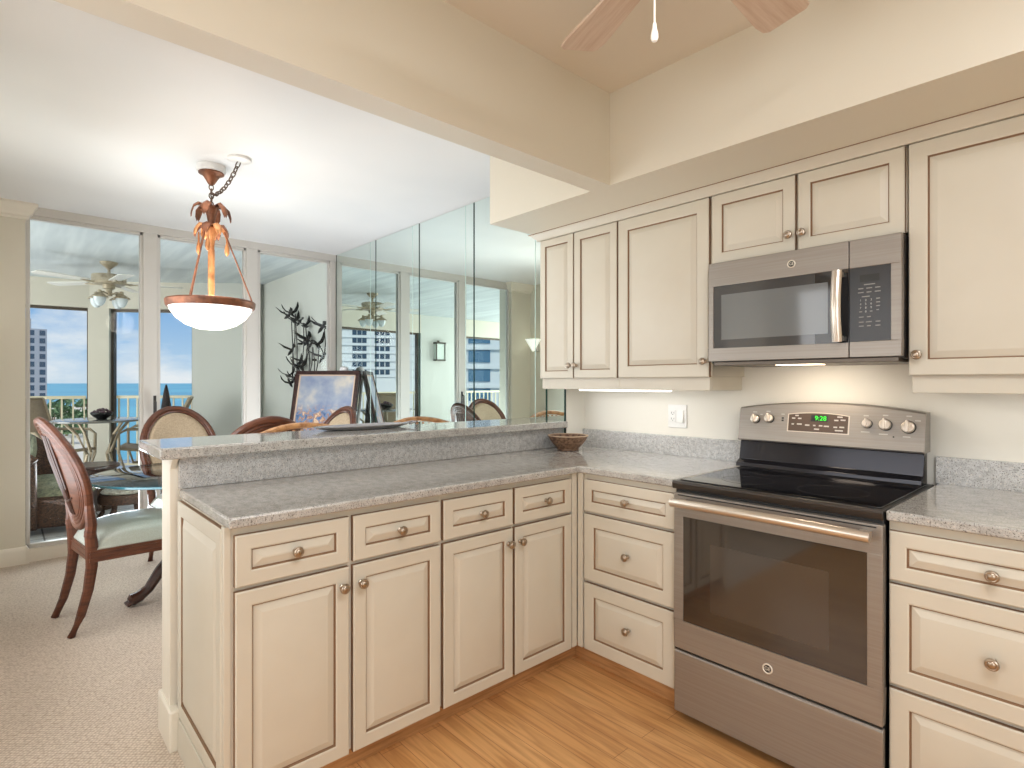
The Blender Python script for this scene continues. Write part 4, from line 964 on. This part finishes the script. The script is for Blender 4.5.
p0.location = (-6.74, -2.24, LF); p0.rotation_euler.z = math.atan2(-.80, .60)
p1 = copy_tree(p0); p1.location = (-6.68, -1.36, LF); p1.rotation_euler.z = math.atan2(.28, -.96); p1['label'] = 'tan sling patio chair right of the patio table, behind the door frame'

# wicker armchair and footstool right outside the glass
WXc, WYc = -4.80, -2.36
t = thing('wicker_armchair', 'dark wicker armchair with sage cushion just outside the balcony door', 'armchair', (WXc, WYc, LF), math.radians(-12))
def shell(u, v):
    a_ = PI + PI * u; h = .92 - .34 * (abs(u - .5) * 2) ** 1.6
    r_ = .31 + .05 * v; return (r_ * math.cos(a_) * 1.02, -.02 + (.31 + .06 * v) * math.sin(a_), .05 + (h - .05) * v)
m = MB(); m.grid(shell, 28, 12); o = m.build('wicker_shell', WICK, t); o.modifiers.new('thick', 'SOLIDIFY').thickness = .045
m = MB(); m.tube([tuple(shell(i / 28, 1)) for i in range(29)], .035, 8); m.build('rolled_edge', WICK, t)
m = MB().box(-.29, .29, -.28, .30, .05, .30); m.build('seat_base', WICK, t, .03)
m = MB(); m.grid(lambda u, v: ((u - .5) * .54, -.26 + .58 * v, .30 + .13 * (1 - abs(2 * u - 1) ** 4) * (1 - abs(2 * v - 1) ** 4)), 16, 16); m.box(-.27, .27, -.26, .32, .29, .305); m.build('seat_cushion', CUSH, t, smooth=1.2)
m = MB(); m.M = Matrix.Translation((0, -.17, .58)) @ Matrix.Rotation(math.radians(-14), 4, 'X')
m.lathe([(0, -.075), (.12, -.07), (.2, -.04), (.22, 0), (.2, .04), (.12, .07), (0, .075)], 24, axis='y', sy=.95); m.build('back_cushion', CUSH, t)
for sx_ in (-1, 1):
    for sy_ in (-1, 1): MB().lathe([(0, 0), (.025, 0), (.03, .06), (0, .06)], 10, (sx_ * .24, sy_ * .23, 0)).build('foot', WICK, t)
t = thing('footstool', 'low wicker footstool with pale cushion beside the wicker armchair', 'footstool', (-4.72, -1.84, LF), .2)
m = MB(); m.lathe([(0, .15), (.17, .15), (.19, .16), (.20, .20), (.19, .235), (0, .24)], 28); m.build('wicker_frame', WICK, t)
for k in range(6):
    a_ = k * PI / 3 + .2; MB().tube([(.15 * math.cos(a_), .15 * math.sin(a_), .17), (.16 * math.cos(a_), .16 * math.sin(a_), .08), (.215 * math.cos(a_), .215 * math.sin(a_), 0)], [.022, .018, .016], 8).build('leg', WICK, t)
m = MB(); m.lathe([(0, .238), (.165, .238), (.18, .25), (.165, .268), (.08, .28), (0, .282)], 28); m.build('cushion', PALEC, t)
t = thing('side_table', 'round dark wicker side table behind the glass dining table on the balcony', 'table', (-5.42, -2.02, LF))
m = MB(); m.lathe([(0, .385), (.22, .385), (.23, .395), (.23, .41), (.22, .42), (0, .42)], 32); m.build('table_top', WOODD, t)
m = MB(); m.lathe([(.19, 0), (.18, .03), (.12, .2), (.13, .3), (.2, .386)], 24); m.build('wicker_base', WICK, t)
# closed umbrella
t = thing('umbrella', 'closed dark patio umbrella standing behind the sliding door frame', 'umbrella', (-5.66, -1.355, LF))
MB().lathe([(0, 0), (.20, 0), (.20, .04), (.05, .07), (.03, .12), (0, .12)], 24).build('base', BLACKP, t)
MB().tube([(0, 0, .1), (0, 0, 1.12)], .014, 8).build('pole', BRONZE, t)
MB().lathe([(0, .45), (.045, .47), (.062, .60), (.060, .80), (.045, .95), (.024, 1.10), (.010, 1.165), (0, 1.18)], 14).build('folded_cloth', UMB, t)

# ------------------------------------------------------------------ beyond: sea, beach, towers, palms
m = MB(); n = 64
m.add([(30000 * math.cos(2 * PI * i / n), 30000 * math.sin(2 * PI * i / n), -22) for i in range(n)], [tuple(range(n))]); struct('sea', m, SEA)
m = MB(); m.prism([(-10, 60), (-124, 12), (-640, 62), (-780, -60), (-900, -400), (-900, -900), (-10, -900)], lambda p, z: (p[0], p[1], z), -24, -20.5); struct('ground_beach', m, SAND)
def tower(lab, base, ang, w, dpt, h, cols, floors, fh, wm, wall, winw, winh, zb=-20.5, f0=0, xoff=0, bands=False):
    t = thing('apartment_tower', lab, 'building', (base[0], base[1], zb), ang, 'apartment towers along the beach')
    MB().box(-w / 2, w / 2, 0, dpt, 0, h).build('tower_body', wall, t)
    MB().box(-w * .3, w * .1, dpt * .2, dpt * .6, h, h + 4).build('roof_block', wall, t)
    wmesh = MB().box(-winw / 2, winw / 2, -.15, .1, 0, winh).mesh('window', wm, 0)
    for f in range(f0, floors):
        for cx_ in cols:
            o = bpy.data.objects.new('window', wmesh); COL.objects.link(o); o.parent = t; o.location = (cx_, 0, f * fh + 1.0)
    if bands:
        bm_ = MB().box(-w / 2, w / 2, -.35, 0, 0, .5).mesh('floor_band', wall, 0)
        for f in range(f0, floors + 1):
            o = bpy.data.objects.new('floor_band', bm_); COL.objects.link(o); o.parent = t; o.location = (0, 0, f * fh)
    return t
def face(base, toward=(1.2, -2.6)):   # rotation so the front (-y local) looks at the room
    return math.atan2(toward[0] - base[0], -(toward[1] - base[1])) if False else math.atan2(toward[0] - base[0], -(toward[1] - base[1]))
bA = (1.2 - 1.3245 * 212, -2.63 + .0323 * 212)      # tower seen directly at the left window edge
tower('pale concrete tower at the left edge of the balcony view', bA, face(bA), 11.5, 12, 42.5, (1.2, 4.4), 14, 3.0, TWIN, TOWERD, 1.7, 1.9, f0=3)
MB_ = None
def mirrored(u, dist):  # a direction as the mirrored wall shows it at picture column u
    k_ = (u - 512) / 560.7; dx, dy = -.7401 + k_ * .6725, .6725 + k_ * .7401; return (1.2 + dx * dist, -.28 - (-2.63 + dy * dist))
bB = mirrored(388, 215)
tower('wide pale tower filling the mirrored balcony opening', bB, face(bB, (1.2, 2.3)), 40, 14, 62, (-14.5, -11.5, -6.5, -4.0, 0.2, 2.2, 4.2, 8.8, 10.6, 12.4), 19, 3.0, TWIN, TOWER, 1.6, 1.8, f0=8, bands=True)
bC = mirrored(496, 88)
tower('nearer white tower with large blue windows, reflected beside the carved chairs', bC, face(bC, (1.2, 2.3)), 20, 10, 40, (-7.5, -2.6, 2.6, 7.5), 13, 3.0, TWINB, TOWER, 3.4, 1.9, f0=4, bands=True)
def palm(x, y, hgt, lab, sd):
    r_ = random.Random(sd); t = thing('palm_tree', lab, 'tree', (x, y, -20.5), 0, 'palms below the balcony')
    MB().tube([(0, 0, 0), (.3, .1, hgt * .5), (.2, 0, hgt)], [.28, .2, .16], 8).build('trunk', TRUNK, t)
    m = MB()
    for i in range(22):
        a_ = r_.random() * 6.28; L_ = 3.4 + r_.random() * 1.4; up_ = r_.uniform(-.3, 1.0)
        P = []
        for j in range(7):
            s_ = j / 6; rr = L_ * s_; zz = hgt + up_ * L_ * s_ * .8 - 1.1 * L_ * s_ * s_ * .7; w_ = .75 * math.sin(PI * (s_ * .9 + .08))
            P += [(.2 + rr * math.cos(a_) - w_ * math.sin(a_), rr * math.sin(a_) + w_ * math.cos(a_), zz - .35 * w_), (.2 + rr * math.cos(a_), rr * math.sin(a_), zz + .05), (.2 + rr * math.cos(a_) + w_ * math.sin(a_), rr * math.sin(a_) - w_ * math.cos(a_), zz - .35 * w_)]
        m.add(P, [(j * 3 + k_, j * 3 + k_ + 1, j * 3 + k_ + 4, j * 3 + k_ + 3) for j in range(6) for k_ in range(2)])
    m.build('fronds', PALMG, t)
def at_col(u_, d_):
    k_ = (u_ - 512) / 560.7; return 1.2 + (-.7401 + k_ * .6725) * d_, -2.63 + (.6725 + k_ * .7401) * d_
for i, (u_, d_, h_) in enumerate([(60, 236, 15), (86, 300, 13), (70, 330, 12)]):
    x, y = at_col(u_, d_)
    palm(x, y, h_, ['tallest palm below the balcony, its crown reaching the sea horizon', 'palm below the balcony near the pier, seen through the railing', 'palm far down the beach, seen through the railing'][i], 40 + i)
def shade_tree(x, y, hgt, sd):
    r_ = random.Random(sd); t = thing('shade_tree', 'green bushy tree on the beach below the balcony railing', 'tree', (x, y, -20.5), 0, 'bushy trees below the balcony')
    MB().tube([(0, 0, 0), (.2, .1, hgt * .4), (0, 0, hgt * .7)], [.4, .3, .15], 8).build('trunk', TRUNK, t)
    m = MB()
    for i in range(420):
        a_ = r_.random() * 6.28; ph_ = math.acos(r_.uniform(-.5, 1)); rr = (.62 + .38 * r_.random()) * (1 + .25 * math.sin(3 * a_ + sd))
        c_ = Vector((4.0 * rr * math.sin(ph_) * math.cos(a_), 4.0 * rr * math.sin(ph_) * math.sin(a_), hgt * .68 + 2.6 * rr * math.cos(ph_)))
        e1 = Vector((r_.gauss(0, 1), r_.gauss(0, 1), r_.gauss(0, .6))).normalized() * .7; e2 = e1.cross(Vector((r_.gauss(0, 1), r_.gauss(0, 1), 1))).normalized() * .45
        m.add([c_ - e1, c_ + e2, c_ + e1, c_ - e2], [(0, 1, 2, 3)])
    m.build('crown', PALMG, t, smooth=0)
for i, (u_, d_, h_) in enumerate([(52, 252, 11), (64, 268, 11), (76, 255, 10), (90, 266, 10), (66, 230, 8), (72, 200, 7), (85, 226, 7), (98, 290, 9), (64, 300, 11), (82, 345, 12), (54, 330, 12), (96, 330, 11)]):
    x, y = at_col(u_, d_); shade_tree(x, y, h_, i)
